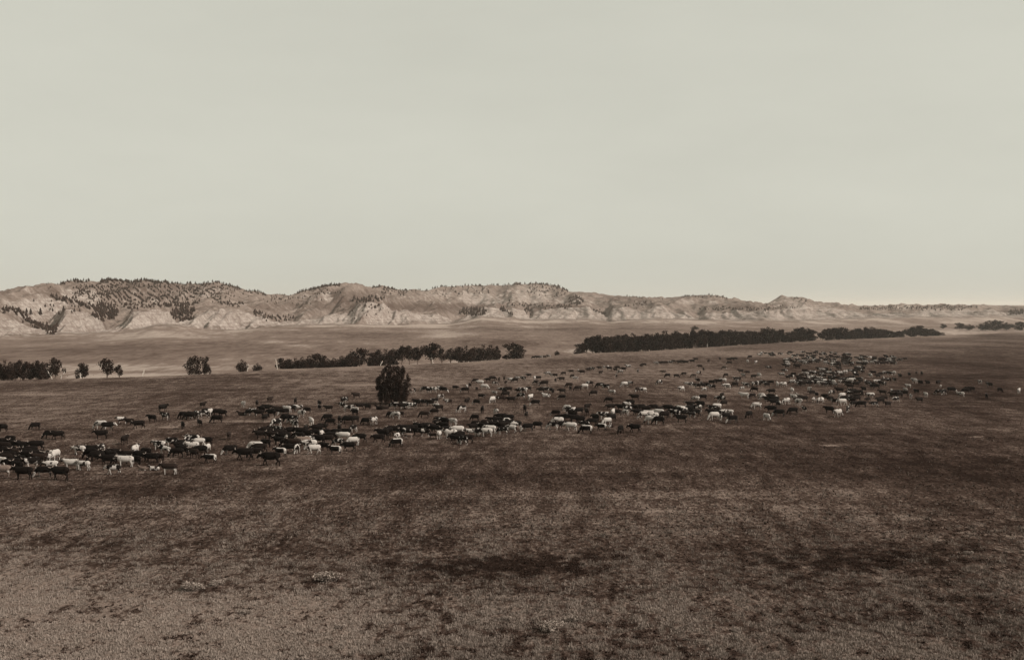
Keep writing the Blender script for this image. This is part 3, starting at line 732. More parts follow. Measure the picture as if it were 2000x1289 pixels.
# ------------------------------------------------------------------ cattle
def ring_tube(path, sides=10):
    """path of (x, z, y, half thickness in the xz plane, half width across)"""
    V = []; Fc = []; n = len(path)
    for i, (x, z, y, rn, ry) in enumerate(path):
        x0, z0 = path[max(i - 1, 0)][:2]; x1, z1 = path[min(i + 1, n - 1)][:2]
        d = math.hypot(x1 - x0, z1 - z0) or 1; nx, nz = -(z1 - z0) / d, (x1 - x0) / d
        for k in range(sides):
            a = 2 * math.pi * k / sides
            V.append((x + nx * rn * math.cos(a), y + ry * math.sin(a), z + nz * rn * math.cos(a)))
    for i in range(n - 1):
        for k in range(sides):
            a = i * sides + k; b = i * sides + (k + 1) % sides; Fc.append((a, b, b + sides, a + sides))
    Fc.append(tuple(reversed(range(sides)))); Fc.append(tuple(range((n - 1) * sides, n * sides)))
    return V, Fc

def cow_parts(pose):
    drop = 0.56 if pose == 'd' else 0.0
    B = [(.86, 1.08, 0, .10, .09), (.80, 1.04, 0, .25, .19), (.62, 1.0, 0, .35, .25), (.25, .95, 0, .385, .31), (-.12, .94, 0, .395, .32), (-.45, .97, 0, .39, .28), (-.68, .99, 0, .35, .23), (-.86, 1.03, 0, .21, .15)]
    B = [(x, z - drop, y, a, b) for x, z, y, a, b in B]
    tubes = [ring_tube(B, 12)]
    if pose == 'g':
        N = [(-.50, 1.03, 0, .31, .19), (-.82, .84, 0, .24, .15), (-1.02, .60, 0, .18, .13), (-1.10, .46, 0, .15, .12)]
        Hd = [(-1.04, .56, 0, .14, .12), (-1.12, .41, 0, .16, .14), (-1.20, .25, 0, .12, .10), (-1.27, .12, 0, .09, .085), (-1.30, .06, 0, .06, .06)]; ear = (-1.03, .53)
    elif pose == 'd':
        N = [(-.55, .52, 0, .27, .17), (-.84, .72, 0, .19, .13), (-1.02, .90, 0, .15, .11)]
        Hd = [(-.98, .95, 0, .12, .11), (-1.10, .93, 0, .14, .12), (-1.27, .83, 0, .10, .09), (-1.42, .72, 0, .075, .07)]; ear = (-1.0, 1.0)
    elif pose == 'w':
        N = [(-.50, 1.04, 0, .31, .19), (-.82, 1.02, 0, .24, .15), (-1.00, 1.03, 0, .18, .13)]
        Hd = [(-.95, 1.09, 0, .14, .13), (-1.08, 1.05, 0, .17, .14), (-1.23, .90, 0, .12, .10), (-1.36, .74, 0, .09, .085)]; ear = (-.97, 1.12)
    else:
        N = [(-.50, 1.06, 0, .31, .19), (-.80, 1.15, 0, .24, .15), (-.98, 1.22, 0, .18, .13)]
        Hd = [(-.92, 1.28, 0, .14, .13), (-1.05, 1.25, 0, .17, .14), (-1.22, 1.12, 0, .12, .10), (-1.38, .99, 0, .09, .085)]; ear = (-.95, 1.31)
    tubes += [ring_tube(N), ring_tube(Hd)]
    sw = {'s': (0.03, -.03, -.04, .05), 'w': (.20, -.18, .20, -.18), 'g': (.10, -.06, .04, -.05)}.get(pose, (0, 0, 0, 0))
    for i, (side, s) in enumerate(((1, sw[0]), (-1, sw[1]))):
        y = .16 * side
        if pose == 'd': tubes.append(ring_tube([(-.45, .35, y, .12, .09), (-.75, .14, y * 1.3, .08, .06), (-.50, .06, y * 1.5, .06, .05), (-.35, .06, y * 1.5, .05, .05)], 8))
        else: tubes.append(ring_tube([(-.52, .98, y, .17, .10), (-.54, .72, y, .115, .085), (-.54 - s * .5, .48, y, .072, .06), (-.54 - s * .75, .38, y, .066, .06), (-.53 - s * 1.1, .14, y, .048, .045), (-.54 - s * 1.25, .07, y, .06, .052), (-.56 - s * 1.25, 0, y, .065, .055)], 8))
    for i, (side, s) in enumerate(((1, sw[2]), (-1, sw[3]))):
        y = .17 * side
        if pose == 'd': tubes.append(ring_tube([(.60, .40, y, .22, .12), (.25, .20, y * 1.6, .14, .09), (.55, .07, y * 1.9, .07, .06), (.80, .06, y * 1.8, .05, .05)], 8))
        else: tubes.append(ring_tube([(.62, 1.02, y, .24, .11), (.56, .76, y, .17, .11), (.62 - s * .4, .56, y, .10, .075), (.74 - s * .6, .44, y, .075, .06), (.70 - s, .16, y, .048, .045), (.69 - s * 1.1, .07, y, .06, .052), (.67 - s * 1.1, 0, y, .065, .055)], 8))
    zt = 1.22 - drop
    tubes.append(ring_tube([(.78, zt, 0, .045, .045), (.90, zt - .08, 0, .04, .04), (.93, zt - .40, .01, .028, .028), (.92, max(zt - .72, .08), .02, .04, .04), (.92, max(zt - .85, .03), .02, .02, .02)], 6))
    for s in (1, -1):
        ex, ez = ear
        v, f = tube_path([(ex, s * .09, ez), (ex + .02, s * .20, ez + .01), (ex + .03, s * .29, ez - .04)], [.04, .055, .012], 6); tubes.append(([tuple(p) for p in v], f))
    return tubes, Hd, ear, N

def remesh(tubes, voxel, dec=1.0):
    me = join_tubes('raw', tubes, COATS['k']); ob = bpy.data.objects.new('raw', me); C.objects.link(ob)
    m = ob.modifiers.new('r', 'REMESH'); m.mode = 'VOXEL'; m.voxel_size = voxel; m.use_smooth_shade = True
    s = ob.modifiers.new('s', 'SMOOTH'); s.factor = .5; s.iterations = 2
    if dec < 1: d = ob.modifiers.new('d', 'DECIMATE'); d.ratio = dec
    dg = bpy.context.evaluated_depsgraph_get(); out = bpy.data.meshes.new_from_object(ob.evaluated_get(dg))
    bpy.data.objects.remove(ob); bpy.data.meshes.remove(me)
    return out

def coat_attrs(me, Hd, pose):
    n = len(me.vertices); co = np.empty(n * 3, np.float32); me.vertices.foreach_get('co', co); co = co.reshape(-1, 3)
    drop = 0.56 if pose == 'd' else 0
    h = np.min([np.linalg.norm(co - np.array([p[0], 0, p[1]]), axis=1) for p in Hd], axis=0)
    A = {'face': sstep(.24, .12, h), 'back': sstep(1.16, 1.28, co[:, 2] + drop) * sstep(-.75, -.6, co[:, 0]), 'leg': sstep(.6, .45, co[:, 2] + drop),
         'rump': sstep(.45, .72, co[:, 0]) * sstep(.25, .6, co[:, 2] + drop), 'belly': sstep(.78, .66, co[:, 2] + drop) * sstep(.8, .7, np.abs(co[:, 0]))}
    for k, v in A.items():
        a = me.attributes.new(k, 'FLOAT', 'POINT'); a.data.foreach_set('value', v.astype(np.float32))

COW = {}; COWLOW = {}; HORN = {}
t_horn = NT('horn'); t_horn.color(sepia(.30)); t_horn.b.inputs['Roughness'].default_value = .5
for pose in 'swgd':
    tubes, Hd, ear, Nk = cow_parts(pose)
    base = remesh(tubes, 0.034, 0.55); base.materials.clear(); coat_attrs(base, Hd, pose)
    low = remesh(tubes, 0.06, 0.22); low.materials.clear(); coat_attrs(low, Hd, pose)
    COWLOW[pose] = low
    for c_ in COATS:
        m = base.copy(); m.name = 'cow_body'; m.materials.append(COATS[c_]); COW[pose, c_] = m
    ex, ez = ear
    hs = []
    for s in (1, -1):
        hs.append(tube_path([(ex - .03, s * .07, ez + .05), (ex - .04, s * .22, ez + .09), (ex - .08, s * .36, ez + .16), (ex - .10, s * .42, ez + .28)], [.035, .032, .024, .008], 6))
    HORN[pose] = [join_tubes('horn', [h_], t_horn.m) for h_ in hs]

# x, y of the feet in the photograph, hide, pose, heading (L R A=away T=towards), optional size
HERD = '''
5,930,t,g,L 46,936,k,s,L,1.12 86,932,f,g,L 118,937,k,w,L,1.15 140,917,w,s,L 164,918,q,s,L 25,917,k,s,L 42,907,k,s,L 10,906,k,s,L 57,901,k,s,L 72,897,k,g,L 15,891,k,s,L 60,889,k,s,L 78,906,b,s,L
89,902,k,s,T 97,904,q,s,T 108,899,w,s,T 4,913,w,s,L 20,866,k,g,L 8,871,k,g,L 6,843,k,g,L 69,839,k,s,L 98,857,k,g,L 113,858,k,s,L 197,838,w,g,L 210,841,f,s,R 198,857,k,s,L
155,888,q,w,L 181,886,k,s,L 198,883,p,s,T 189,901,k,s,L 178,896,k,s,L 216,900,k,s,L 30,878,k,s,L 45,880,k,s,L
243,868,k,s,A 225,893,k,s,L 236,906,k,s,L 264,889,q,s,A 250,899,k,s,L 264,910,k,s,L 222,926,p,w,L 297,904,k,s,L 312,902,b,s,L 298,918,q,d,L,.62 283,918,t,d,L,.6 331,926,y,s,L
311,878,p,s,L 336,872,p,g,L 350,878,k,s,L 346,893,k,g,L 376,880,w,s,L 379,895,b,s,L 389,871,w,s,L 378,866,p,s,L 365,868,p,s,T 405,883,w,s,T 404,870,k,s,L 410,904,l,w,L 285,894,k,s,L 356,890,k,g,L
238,827,q,s,L 253,830,b,s,L 271,837,k,w,L 297,824,k,s,L 323,820,p,s,L 318,804,k,s,A 396,797,k,s,A 357,838,k,s,L 390,833,k,s,A 358,818,k,s,L 366,819,p,s,L 377,818,k,s,L 385,816,p,s,L 396,816,p,s,L 403,812,k,s,L 412,812,w,s,T 371,820,k,g,L
424,826,k,g,L 434,814,k,s,L 422,812,k,s,L 475,796,w,s,T 502,795,k,s,A 527,786,b,s,A 577,790,k,s,A 473,811,b,d,L 485,812,f,g,L 493,811,p,s,L 505,814,k,s,L 511,806,k,s,L 519,804,k,s,R 530,814,k,s,L 517,823,k,s,A 545,806,b,s,L 539,809,k,s,L 555,811,f,g,L 560,806,w,s,L 569,804,k,s,L 583,803,q,s,L 588,815,q,s,T 600,807,k,s,L 558,823,k,g,L 573,827,p,g,L 567,825,k,g,L 540,833,p,g,L 608,831,w,s,A
447,858,b,s,T 576,838,p,s,L 510,857,k,s,L 534,861,k,s,L 531,848,k,s,L 555,861,k,s,L 571,851,k,s,L 561,873,k,g,L 597,848,k,s,A 600,857,k,s,L 614,854,k,s,L 450,888,f,g,L 478,898,k,w,L,1.1 499,882,w,s,L 519,873,k,s,L 500,894,k,g,L 529,909,k,w,L,1.2 548,891,l,s,L 579,885,p,g,T 592,870,t,s,L 567,884,k,s,L 572,868,f,s,L
613,887,w,w,L 635,880,k,s,L 606,869,p,s,L 628,855,w,s,T 655,887,l,s,L 682,881,k,w,L 671,861,w,s,L 648,861,k,s,L 663,846,k,s,L 704,863,k,w,L 690,844,p,g,L 629,842,k,g,L 646,830,k,s,L 640,822,k,g,L 663,827,k,s,A 680,828,k,s,L 694,826,k,s,T 693,812,k,s,L 714,830,k,g,L 730,829,q,s,T 624,794,k,s,A 624,802,f,s,A 642,803,k,s,L 668,798,p,s,L 680,804,p,s,R 694,802,w,d,L 703,799,k,s,L 718,801,k,s,L 668,787,b,s,T 675,788,p,s,T 696,778,b,s,L 638,852,k,s,L 655,852,k,s,L
768,798,p,g,L 776,799,p,s,L 785,799,k,s,L 793,798,p,s,L 801,799,p,s,L 807,797,p,s,L 814,793,k,s,L 741,800,k,d,L 752,799,b,d,L 800,770,t,s,L 806,768,p,s,L 830,766,p,g,L 838,767,k,s,L 846,767,p,s,R 859,764,b,s,L 865,767,f,g,R 889,762,k,s,R 912,760,w,s,T 918,758,b,s,A 909,767,k,s,L 861,780,q,g,L
829,792,f,s,L 840,793,k,s,L 848,790,p,s,L 852,797,w,s,L,.7 876,790,b,s,L 858,803,k,s,L 849,810,k,g,L 829,816,b,g,L 763,816,k,g,L 773,818,q,s,L 782,815,b,s,L 902,805,p,g,L 912,790,k,s,A
740,864,k,w,L 757,851,k,s,L 768,849,k,s,L 776,860,q,s,T 775,873,l,g,L 786,847,k,s,L 797,846,k,s,L 808,845,k,s,L 820,843,k,s,L 831,843,k,s,L 842,844,k,s,L 798,857,t,s,L,.7 835,847,t,s,L,.55 845,856,b,s,L,.6 858,857,w,s,T 852,832,k,s,L 862,829,p,s,L 871,831,k,s,L 883,832,w,s,L 893,849,w,s,L 873,849,k,s,L 888,864,k,w,L 905,868,p,g,L
921,852,w,s,L 950,852,q,s,L 937,852,p,s,L 913,865,k,g,L 982,848,p,g,L 999,845,q,s,L 928,822,k,s,L 949,834,k,s,L 961,828,k,s,L 979,822,k,s,L 994,824,k,s,L 986,831,p,g,L 974,836,k,s,L 930,835,k,s,L 996,833,k,s,L 969,810,q,g,L 1025,806,k,s,A 1028,817,k,s,A 1031,842,f,g,L 1050,837,k,s,L 940,850,k,s,L 966,840,k,s,L
940,779,k,s,R 931,791,f,g,L 942,807,k,s,A 962,787,w,g,T 966,771,w,s,L,.8 985,769,k,s,L 979,766,p,s,L 993,766,k,s,L 988,776,k,g,L 978,784,b,s,L 998,786,k,s,L 1018,779,p,g,L 1036,782,w,s,A 1046,793,f,g,L 1014,768,k,s,L 1022,768,p,s,L 1032,764,k,s,L 1067,775,q,d,L 1058,767,k,s,L 1065,767,p,s,L 1076,767,f,s,A
929,748,b,s,L 938,752,w,s,L 946,761,w,g,R 931,763,b,s,A,.7 953,746,k,s,L 962,744,k,s,R 967,753,p,s,R 975,746,b,s,A 985,745,b,s,A 988,752,b,s,A 998,747,p,s,L 1006,747,k,s,L 1010,743,k,s,L 1022,744,p,s,L 1033,737,b,s,L 1044,743,w,s,A 1052,742,k,s,L 1048,752,p,s,L 1055,753,t,g,L 1065,752,k,s,L 1070,734,b,s,L
1080,737,b,s,L 1085,737,b,s,A 1101,733,k,g,L 1116,729,b,s,L 1129,726,w,s,A,.7 1137,731,b,s,L 1118,738,b,s,L 1085,747,k,s,A 1097,745,b,s,L 1124,743,w,s,L 1063,754,k,g,L 1112,757,b,s,L 1114,764,k,s,A 1129,763,b,g,L 1142,760,w,g,L 1152,754,b,g,L 1160,773,k,g,L 1172,758,k,s,L 1183,761,p,s,L 1196,770,w,s,L,.8 1190,787,k,g,L
1149,726,b,s,L 1156,725,p,s,L 1171,722,b,s,L 1180,721,w,s,A 1187,720,w,s,A 1190,724,b,s,L 1173,732,b,s,A 1202,726,b,s,L 1206,722,b,s,L 1212,730,b,g,L 1218,725,b,s,L 1227,720,b,s,L 1246,729,b,s,A 1253,718,k,s,L 1258,716,b,s,L 1220,756,w,g,L 1231,753,k,g,L 1204,739,b,s,A 1080,771,k,s,A 1098,781,f,g,L 1098,769,b,s,L
1245,767,b,g,L 1256,767,q,s,L 1240,782,k,s,L 1231,794,k,g,L 1224,797,q,g,L 1193,801,k,s,L 1147,800,k,s,A 1146,812,b,s,A 1086,813,f,g,L 1108,804,w,g,L 1121,807,q,s,T 1113,808,p,s,L 1131,809,k,s,L 1108,823,k,s,L 1122,825,k,s,L 1133,827,k,s,L 1090,831,q,s,L 1080,839,p,g,L 1115,841,w,s,L 1101,838,k,s,L 1145,847,l,g,L 1175,841,l,s,L 1163,823,k,s,L 1180,819,p,s,L 1195,824,k,s,L 1197,813,w,s,A 1212,847,k,g,L 1240,844,k,w,L 1214,803,k,s,L 1228,805,p,s,L 1240,803,k,s,L 1252,802,f,s,L 1193,839,b,s,L,.65
1276,803,k,s,L 1305,804,k,s,L 1258,818,q,g,L 1267,816,q,s,L 1276,821,q,g,L 1287,814,w,s,L 1273,828,w,g,L 1287,829,k,s,L 1298,818,k,s,L 1331,825,k,s,L 1323,809,k,s,L 1329,806,q,s,L 1341,805,w,s,T 1335,807,p,s,L 1351,816,p,s,L,.8 1358,813,k,s,L 1348,796,k,s,L 1368,797,k,s,L 1362,804,p,s,L 1359,784,w,g,L 1373,782,f,s,L 1331,765,w,s,L 1410,777,k,s,A 1408,786,p,s,L 1414,793,k,s,L 1392,804,p,s,L 1400,801,q,s,L 1402,810,b,s,L 1395,820,w,g,L 1407,822,w,s,T 1414,813,q,s,L 1418,820,f,g,L 1391,813,k,s,L 1431,826,f,g,L
1342,753,w,s,L,.8 1351,757,p,s,L 1362,759,b,s,L 1369,754,p,s,L 1363,748,b,s,A 1372,758,k,s,L 1380,758,k,s,L 1391,761,k,s,L 1390,752,k,s,R 1376,764,w,g,L,.8 1404,750,k,s,L 1412,748,q,s,L 1419,759,w,s,L 1288,751,p,g,L 1304,738,k,g,L 1321,738,k,g,R 1336,734,b,g,L 1297,731,t,s,L 1365,733,b,g,L 1356,738,t,g,L 1374,725,b,s,A 1367,719,b,s,L 1418,737,b,g,L 1415,722,t,g,L 1436,756,k,g,L 1438,746,p,s,L
1282,713,b,s,L 1287,712,k,s,L 1293,712,b,s,L 1300,712,b,s,L 1310,711,k,s,L 1316,709,b,s,L 1327,711,k,s,L 1333,710,k,s,L 1340,711,k,s,L 1352,709,k,s,L 1359,705,b,s,L 1384,709,b,s,A 1406,704,b,s,L 1424,705,k,s,L 1430,704,k,s,L 1436,704,k,s,L 1425,712,b,s,L 1042,701,k,s,L 1050,701,b,s,L 1056,701,w,s,L 1064,700,k,s,L 1072,699,w,s,L
1422,760,w,s,A 1443,745,k,g,L 1450,762,w,g,L,.8 1454,779,w,s,L 1457,757,p,s,L 1465,757,k,s,L 1474,755,k,s,L 1481,754,k,s,L 1490,753,p,s,L 1498,756,k,s,L 1506,751,k,s,L 1474,766,k,s,L 1472,740,k,s,R 1483,738,w,s,A 1452,738,k,s,A 1447,729,b,s,L 1460,731,b,s,L 1502,722,b,s,L 1476,711,w,s,A 1460,709,w,s,A 1465,700,b,s,L 1470,778,k,s,L 1487,777,w,s,L,.8 1490,782,w,g,L 1478,799,q,g,L 1500,786,k,s,L 1506,781,k,s,L 1517,783,w,s,A 1513,787,k,s,L 1520,796,f,s,T 1507,770,k,s,L 1497,821,w,g,T 1463,817,k,s,L 1507,806,k,s,L 1522,814,f,g,L 1549,809,k,g,L 1571,804,p,s,A,.75 1530,756,w,s,L 1518,755,w,s,A 1548,751,q,s,L 1561,752,p,s,A 1547,769,w,s,A 1550,782,w,s,A 1558,786,b,s,L 1559,792,q,s,T 1581,767,q,s,T 1595,776,k,s,L 1586,772,k,s,L 1603,788,q,g,L 1612,781,k,s,L 1562,775,t,d,L
1527,736,b,s,L 1533,728,p,s,L 1545,740,p,s,L 1550,735,k,s,L 1539,741,k,s,L 1571,712,w,s,L 1580,703,w,s,L 1612,711,w,s,L 1606,727,w,s,L 1640,732,w,s,L 1651,731,w,s,L 1682,729,w,s,A
1638,814,q,w,L 1620,807,k,s,L 1656,805,p,g,T 1645,779,q,g,L 1621,784,k,s,L 1664,788,k,s,L 1659,781,k,s,L 1684,775,k,s,A 1687,766,k,s,A 1660,760,b,s,A 1668,794,k,s,L 1683,796,k,g,L 1708,795,p,s,L 1720,789,k,s,L 1734,796,k,s,L 1750,786,p,w,L 1756,777,k,s,L 1766,774,k,s,L 1779,779,w,s,T 1774,758,w,s,L,.8 1768,766,w,s,A,.8 1790,770,k,s,A 1796,787,k,s,L 1808,776,w,s,A 1798,753,k,s,A 1812,753,k,s,A 1832,753,k,s,A 1837,757,w,s,A,.6 1800,734,k,s,A 1835,771,p,g,L 1843,771,p,s,L 1858,767,f,g,R 1877,775,w,s,L 1892,766,k,s,A 1898,765,k,s,A 1886,768,k,g,L 1914,750,w,s,A,.8 1927,780,k,s,A 1933,757,k,s,A 1953,767,b,g,T 1990,769,w,s,A
1786,749,w,s,A 1725,752,k,s,A 1735,747,k,s,L 1747,747,k,s,A 1747,733,w,s,A 1758,739,k,s,A 1776,736,k,s,A 1790,732,b,s,A 1729,733,q,s,L 1738,734,p,s,A 1720,734,k,s,L 1706,732,k,s,L 1700,738,w,s,A 1715,739,b,s,L 1690,750,q,s,A 1681,748,k,s,L 1700,756,k,s,A 1703,760,f,s,A 1711,760,k,s,L 1645,751,b,s,L 1626,752,q,s,A 1608,751,p,s,A 1616,752,k,s,L 1656,748,k,s,L 1663,742,k,s,L 1724,772,b,s,L 1727,783,b,s,L 1758,706,k,s,L 1768,704,k,s,L
18,903,k,s,L 34,922,k,s,L 62,915,p,s,L 50,893,k,s,L 8,882,k,s,L 100,918,q,s,L 30,896,b,s,L 70,880,k,s,L 205,894,k,s,L 245,912,w,s,L 212,908,k,s,L 273,900,k,s,L 322,886,p,s,L 362,876,k,s,L 392,888,k,s,L
545,869,k,s,L 585,862,k,s,L 590,852,k,s,L 622,868,k,s,L 640,866,k,s,L 548,856,k,s,L 575,876,b,s,L 605,878,q,s,L 662,872,p,s,L 690,870,w,s,L 676,851,k,s,L 620,846,k,s,L 520,850,k,s,L 545,846,p,s,L 508,884,k,s,L
748,856,k,s,L 792,852,p,s,L 815,850,k,s,L 830,852,p,s,L 850,846,k,s,L 866,840,k,s,L 880,856,q,s,L 898,860,k,s,L 925,842,k,s,L 945,842,k,s,L 958,846,w,s,L 970,828,k,s,L 985,840,k,s,L 1008,838,p,s,L
1095,822,k,s,L 1118,816,k,s,L 1142,836,p,s,L 1158,830,k,s,L 1186,830,w,s,L 1205,812,k,s,L 1222,812,q,s,L 1245,812,k,s,L 1262,806,k,s,L 1290,806,k,s,L 1318,815,p,s,L 1338,814,k,s,L 1345,806,k,s,L 1400,815,k,s,L 1424,812,w,s,L
1512,792,k,s,L 1536,790,q,s,L 1570,785,k,s,L 1590,786,p,s,L 1630,790,k,s,L 1645,792,w,s,L 1650,784,k,s,L 1675,784,k,s,L 1695,786,k,s,L 1700,778,q,s,L 1640,768,k,s,L 1625,772,k,s,L 1745,775,k,s,L
'''
animals = []
for tk in HERD.split():
    p = tk.split(',')
    if p[3] == 's' and p[4] in 'LR': p[3] = 'sswwg'[int(rng.integers(5))]
    animals.append([float(p[0]), float(p[1]), p[2], p[3], p[4], float(p[5]) if len(p) > 5 else 1.0])
# the packed far end of the herd
def pack(x0, x1, y0, y1, n, slope=0.0):
    for _ in range(n):
        a = rng.random(); x_ = x0 + (x1 - x0) * a
        animals.append([x_, y0 + (y1 - y0) * rng.random() + slope * (x_ - x0), rng.choice(list('kkkkkkbbpqfw'), p=[.1] * 5 + [.08, .12, .12, .1, .03, .03, .02]), 's', rng.choice(list('LLLLARR')), 1.0])
pack(1482, 1530, 691, 697, 14); pack(1530, 1600, 690, 712, 52); pack(1600, 1660, 690, 715, 56, .06); pack(1655, 1750, 699, 714, 60); pack(1660, 1690, 712, 730, 16)
pack(1555, 1605, 728, 756, 44); pack(1605, 1680, 732, 756, 34); pack(1600, 1640, 722, 732, 8); pack(1530, 1560, 712, 722, 8); pack(1690, 1730, 740, 758, 8); pack(1740, 1770, 770, 778, 3); pack(1655, 1675, 770, 780, 4)
Ax, Ay = solve_prairie([a[0] for a in animals], [a[1] for a in animals])
hd = {'L': 0.0, 'R': math.pi, 'A': -math.pi / 2, 'T': math.pi / 2}
rot = np.array([hd[a[4]] + rng.normal(0, 0.22 if a[1] > 850 else 0.40) + (rng.choice([-.5, 0, .35]) if a[4] == 'L' and rng.random() < .35 else 0) for a in animals])
S_ = np.array([a[5] * rng.choice([.86, .93, .97, 1.0, 1.05]) for a in animals])
# nudge animals apart that would stand in one another
hx, hy = -np.cos(rot), -np.sin(rot)
_d0 = np.hypot(Ax[:, None] - Ax[None, :], Ay[:, None] - Ay[None, :])
ia, ib = np.nonzero(np.triu(_d0 < 6.0, 1))
for it in range(40):
    dX, dY = Ax[ia] - Ax[ib], Ay[ia] - Ay[ib]
    pen = np.zeros(len(ia)); bx_ = np.zeros(len(ia)); by_ = np.zeros(len(ia))
    for oa in (-.55, 0, .6):
        for ob in (-.55, 0, .6):
            dx = dX + oa * (hx * S_)[ia] - ob * (hx * S_)[ib]; dy = dY + oa * (hy * S_)[ia] - ob * (hy * S_)[ib]
            d = np.hypot(dx, dy) + 1e-6; q = np.maximum(0, 0.66 - d); m_ = q > pen
            pen = np.where(m_, q, pen); bx_ = np.where(m_, dx / d, bx_); by_ = np.where(m_, dy / d, by_)
    if len(ia) == 0 or pen.max() < .04: break
    for ar, bb, kk in ((Ax, bx_, .18), (Ay, by_, .4)):
        np.add.at(ar, ia, kk * bb * pen); np.add.at(ar, ib, -kk * bb * pen)
Az = prairie_z(Ax, Ay)
PX = 1000 + F * Ax / Ay; PY = HOR + (EYE - Az) * F / Ay

COATW = {'k': 'black', 'b': 'dark brown', 't': 'tan', 'w': 'white', 'f': 'white-faced black', 'p': 'white-patched black', 'q': 'brown-patched white', 'l': 'white-backed black', 'y': 'pale-bellied brown'}
POSEW = {'s': 'standing', 'w': 'walking', 'g': 'grazing', 'd': 'lying'}
HEADW = {'L': 'left-facing', 'R': 'right-facing', 'A': 'rear-view', 'T': 'head-on'}
def zone(x, y):
    if x < 232: return 'in the front clump at the left edge' if y >= 862 else 'behind the left-edge clump'
    if x < 432: return 'in the second front clump from the left' if y >= 858 else 'in the line behind the second clump'
    if x < 728: return 'in front, left of the lone tree' if y >= 838 else 'behind, left of the lone tree'
    if x < 826 and y < 822: return 'at the foot of the lone tree'
    if x < 1010 and y >= 814: return 'in the front rank below the lone tree'
    if x < 1110 and y < 800: return 'in the loose group past the lone tree'
    if x < 1312 and y >= 795: return 'in the front rank mid-picture'
    if x < 1400 and y < 770: return 'on the slope under the long wood'
    if x < 1450 and y >= 770: return 'in the bunch right of mid-picture'
    if x < 1605: return 'in the near right-hand herd' if y >= 766 else 'in the far right-hand herd'
    if x < 1765: return 'at the near right end of the herd' if y >= 760 else 'at the packed far right end'
    return 'among the stragglers at the right edge'
order = np.argsort(-(S_ / Ay))
things = [int(i) for i in order if -14 < PX[i] < 2010][:300]
rest = [int(i) for i in order if i not in set(things)]
groups = {}
for i in things:
    a = animals[i]; key = (zone(PX[i], PY[i]), a[2], a[3], a[4], a[5] < .85); groups.setdefault(key, []).append(i)
LABEL = {}
for (zn, co, po, he, calf), ids in groups.items():
    ids.sort(key=lambda i: PX[i]); an = 'calf' if calf else 'cow'
    for k, i in enumerate(ids):
        body = f'{HEADW[he]} {COATW[co]} {an} {POSEW[po]}'
        LABEL[i] = (f'{body}, the only one {zn}' if len(ids) == 1 else f'{body}, {ordw(k + 1)} from left {zn}')
big = set(things[:150])
for i in things:
    a = animals[i]; zs = S_[i]
    me = COW[a[3], a[2]]
    o = link('calf' if a[5] < .85 else 'cow', me, None, None, (Ax[i], Ay[i], Az[i] - .015)); o.rotation_euler = (0, 0, rot[i]); o.scale = (zs, zs * rng.uniform(.95, 1.1), zs)
    tag(o, LABEL[i], 'calf' if a[5] < .85 else 'cow', 'cattle of the trail herd')
    if i in big and a[5] >= .85:
        for hm in HORN[a[3]]: link('horn', hm, None, o)
# the rest of the herd, too far off to pick apart: one mass, a mesh for each hide joined as material slots
VV = []; FF = []; MI = []; AT = {k: [] for k in ('face', 'back', 'leg', 'rump', 'belly')}; o_ = 0
codes = list(COATS)
cache = {}
for pose, m in COWLOW.items():
    m.calc_loop_triangles(); n = len(m.vertices); co = np.empty(n * 3, np.float32); m.vertices.foreach_get('co', co)
    tr = np.empty(len(m.loop_triangles) * 3, np.int32); m.loop_triangles.foreach_get('vertices', tr)
    at = {}
    for k in AT:
        b = np.empty(n, np.float32); m.attributes[k].data.foreach_get('value', b); at[k] = b
    cache[pose] = (co.reshape(-1, 3), tr.reshape(-1, 3), at)
for i in rest:
    a = animals[i]; v, f, at = cache[a[3]]; c, s = math.cos(rot[i]), math.sin(rot[i]); z_ = S_[i]
    VV.append(np.stack([(v[:, 0] * c - v[:, 1] * s) * z_ + Ax[i], (v[:, 0] * s + v[:, 1] * c) * z_ + Ay[i], v[:, 2] * z_ + Az[i] - .015], 1))
    FF.append(f + o_); o_ += len(v); MI.append(np.full(len(f), codes.index(a[2])))
    for k in AT: AT[k].append(at[k])
me = mesh_arrays('distant_cattle', np.concatenate(VV), np.concatenate(FF), True, {k: np.concatenate(v) for k, v in AT.items()})
for c_ in codes: me.materials.append(COATS[c_])
me.polygons.foreach_set('material_index', np.concatenate(MI).astype(np.int32))
tag(link('distant_cattle', me), 'packed mass of tiny distant cattle at the far end of the herd', 'cattle', kind='stuff')
print('cattle', len(animals), 'things', len(things), 'low tris', len(cache['s'][1]), 'hi', len(COW['s', 'k'].polygons))

lap('cattle')
# ------------------------------------------------------------------ foreground plants
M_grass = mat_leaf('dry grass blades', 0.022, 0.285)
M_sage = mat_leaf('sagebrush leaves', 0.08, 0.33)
M_forb = mat_leaf('dark low sage', 0.020, 0.060)

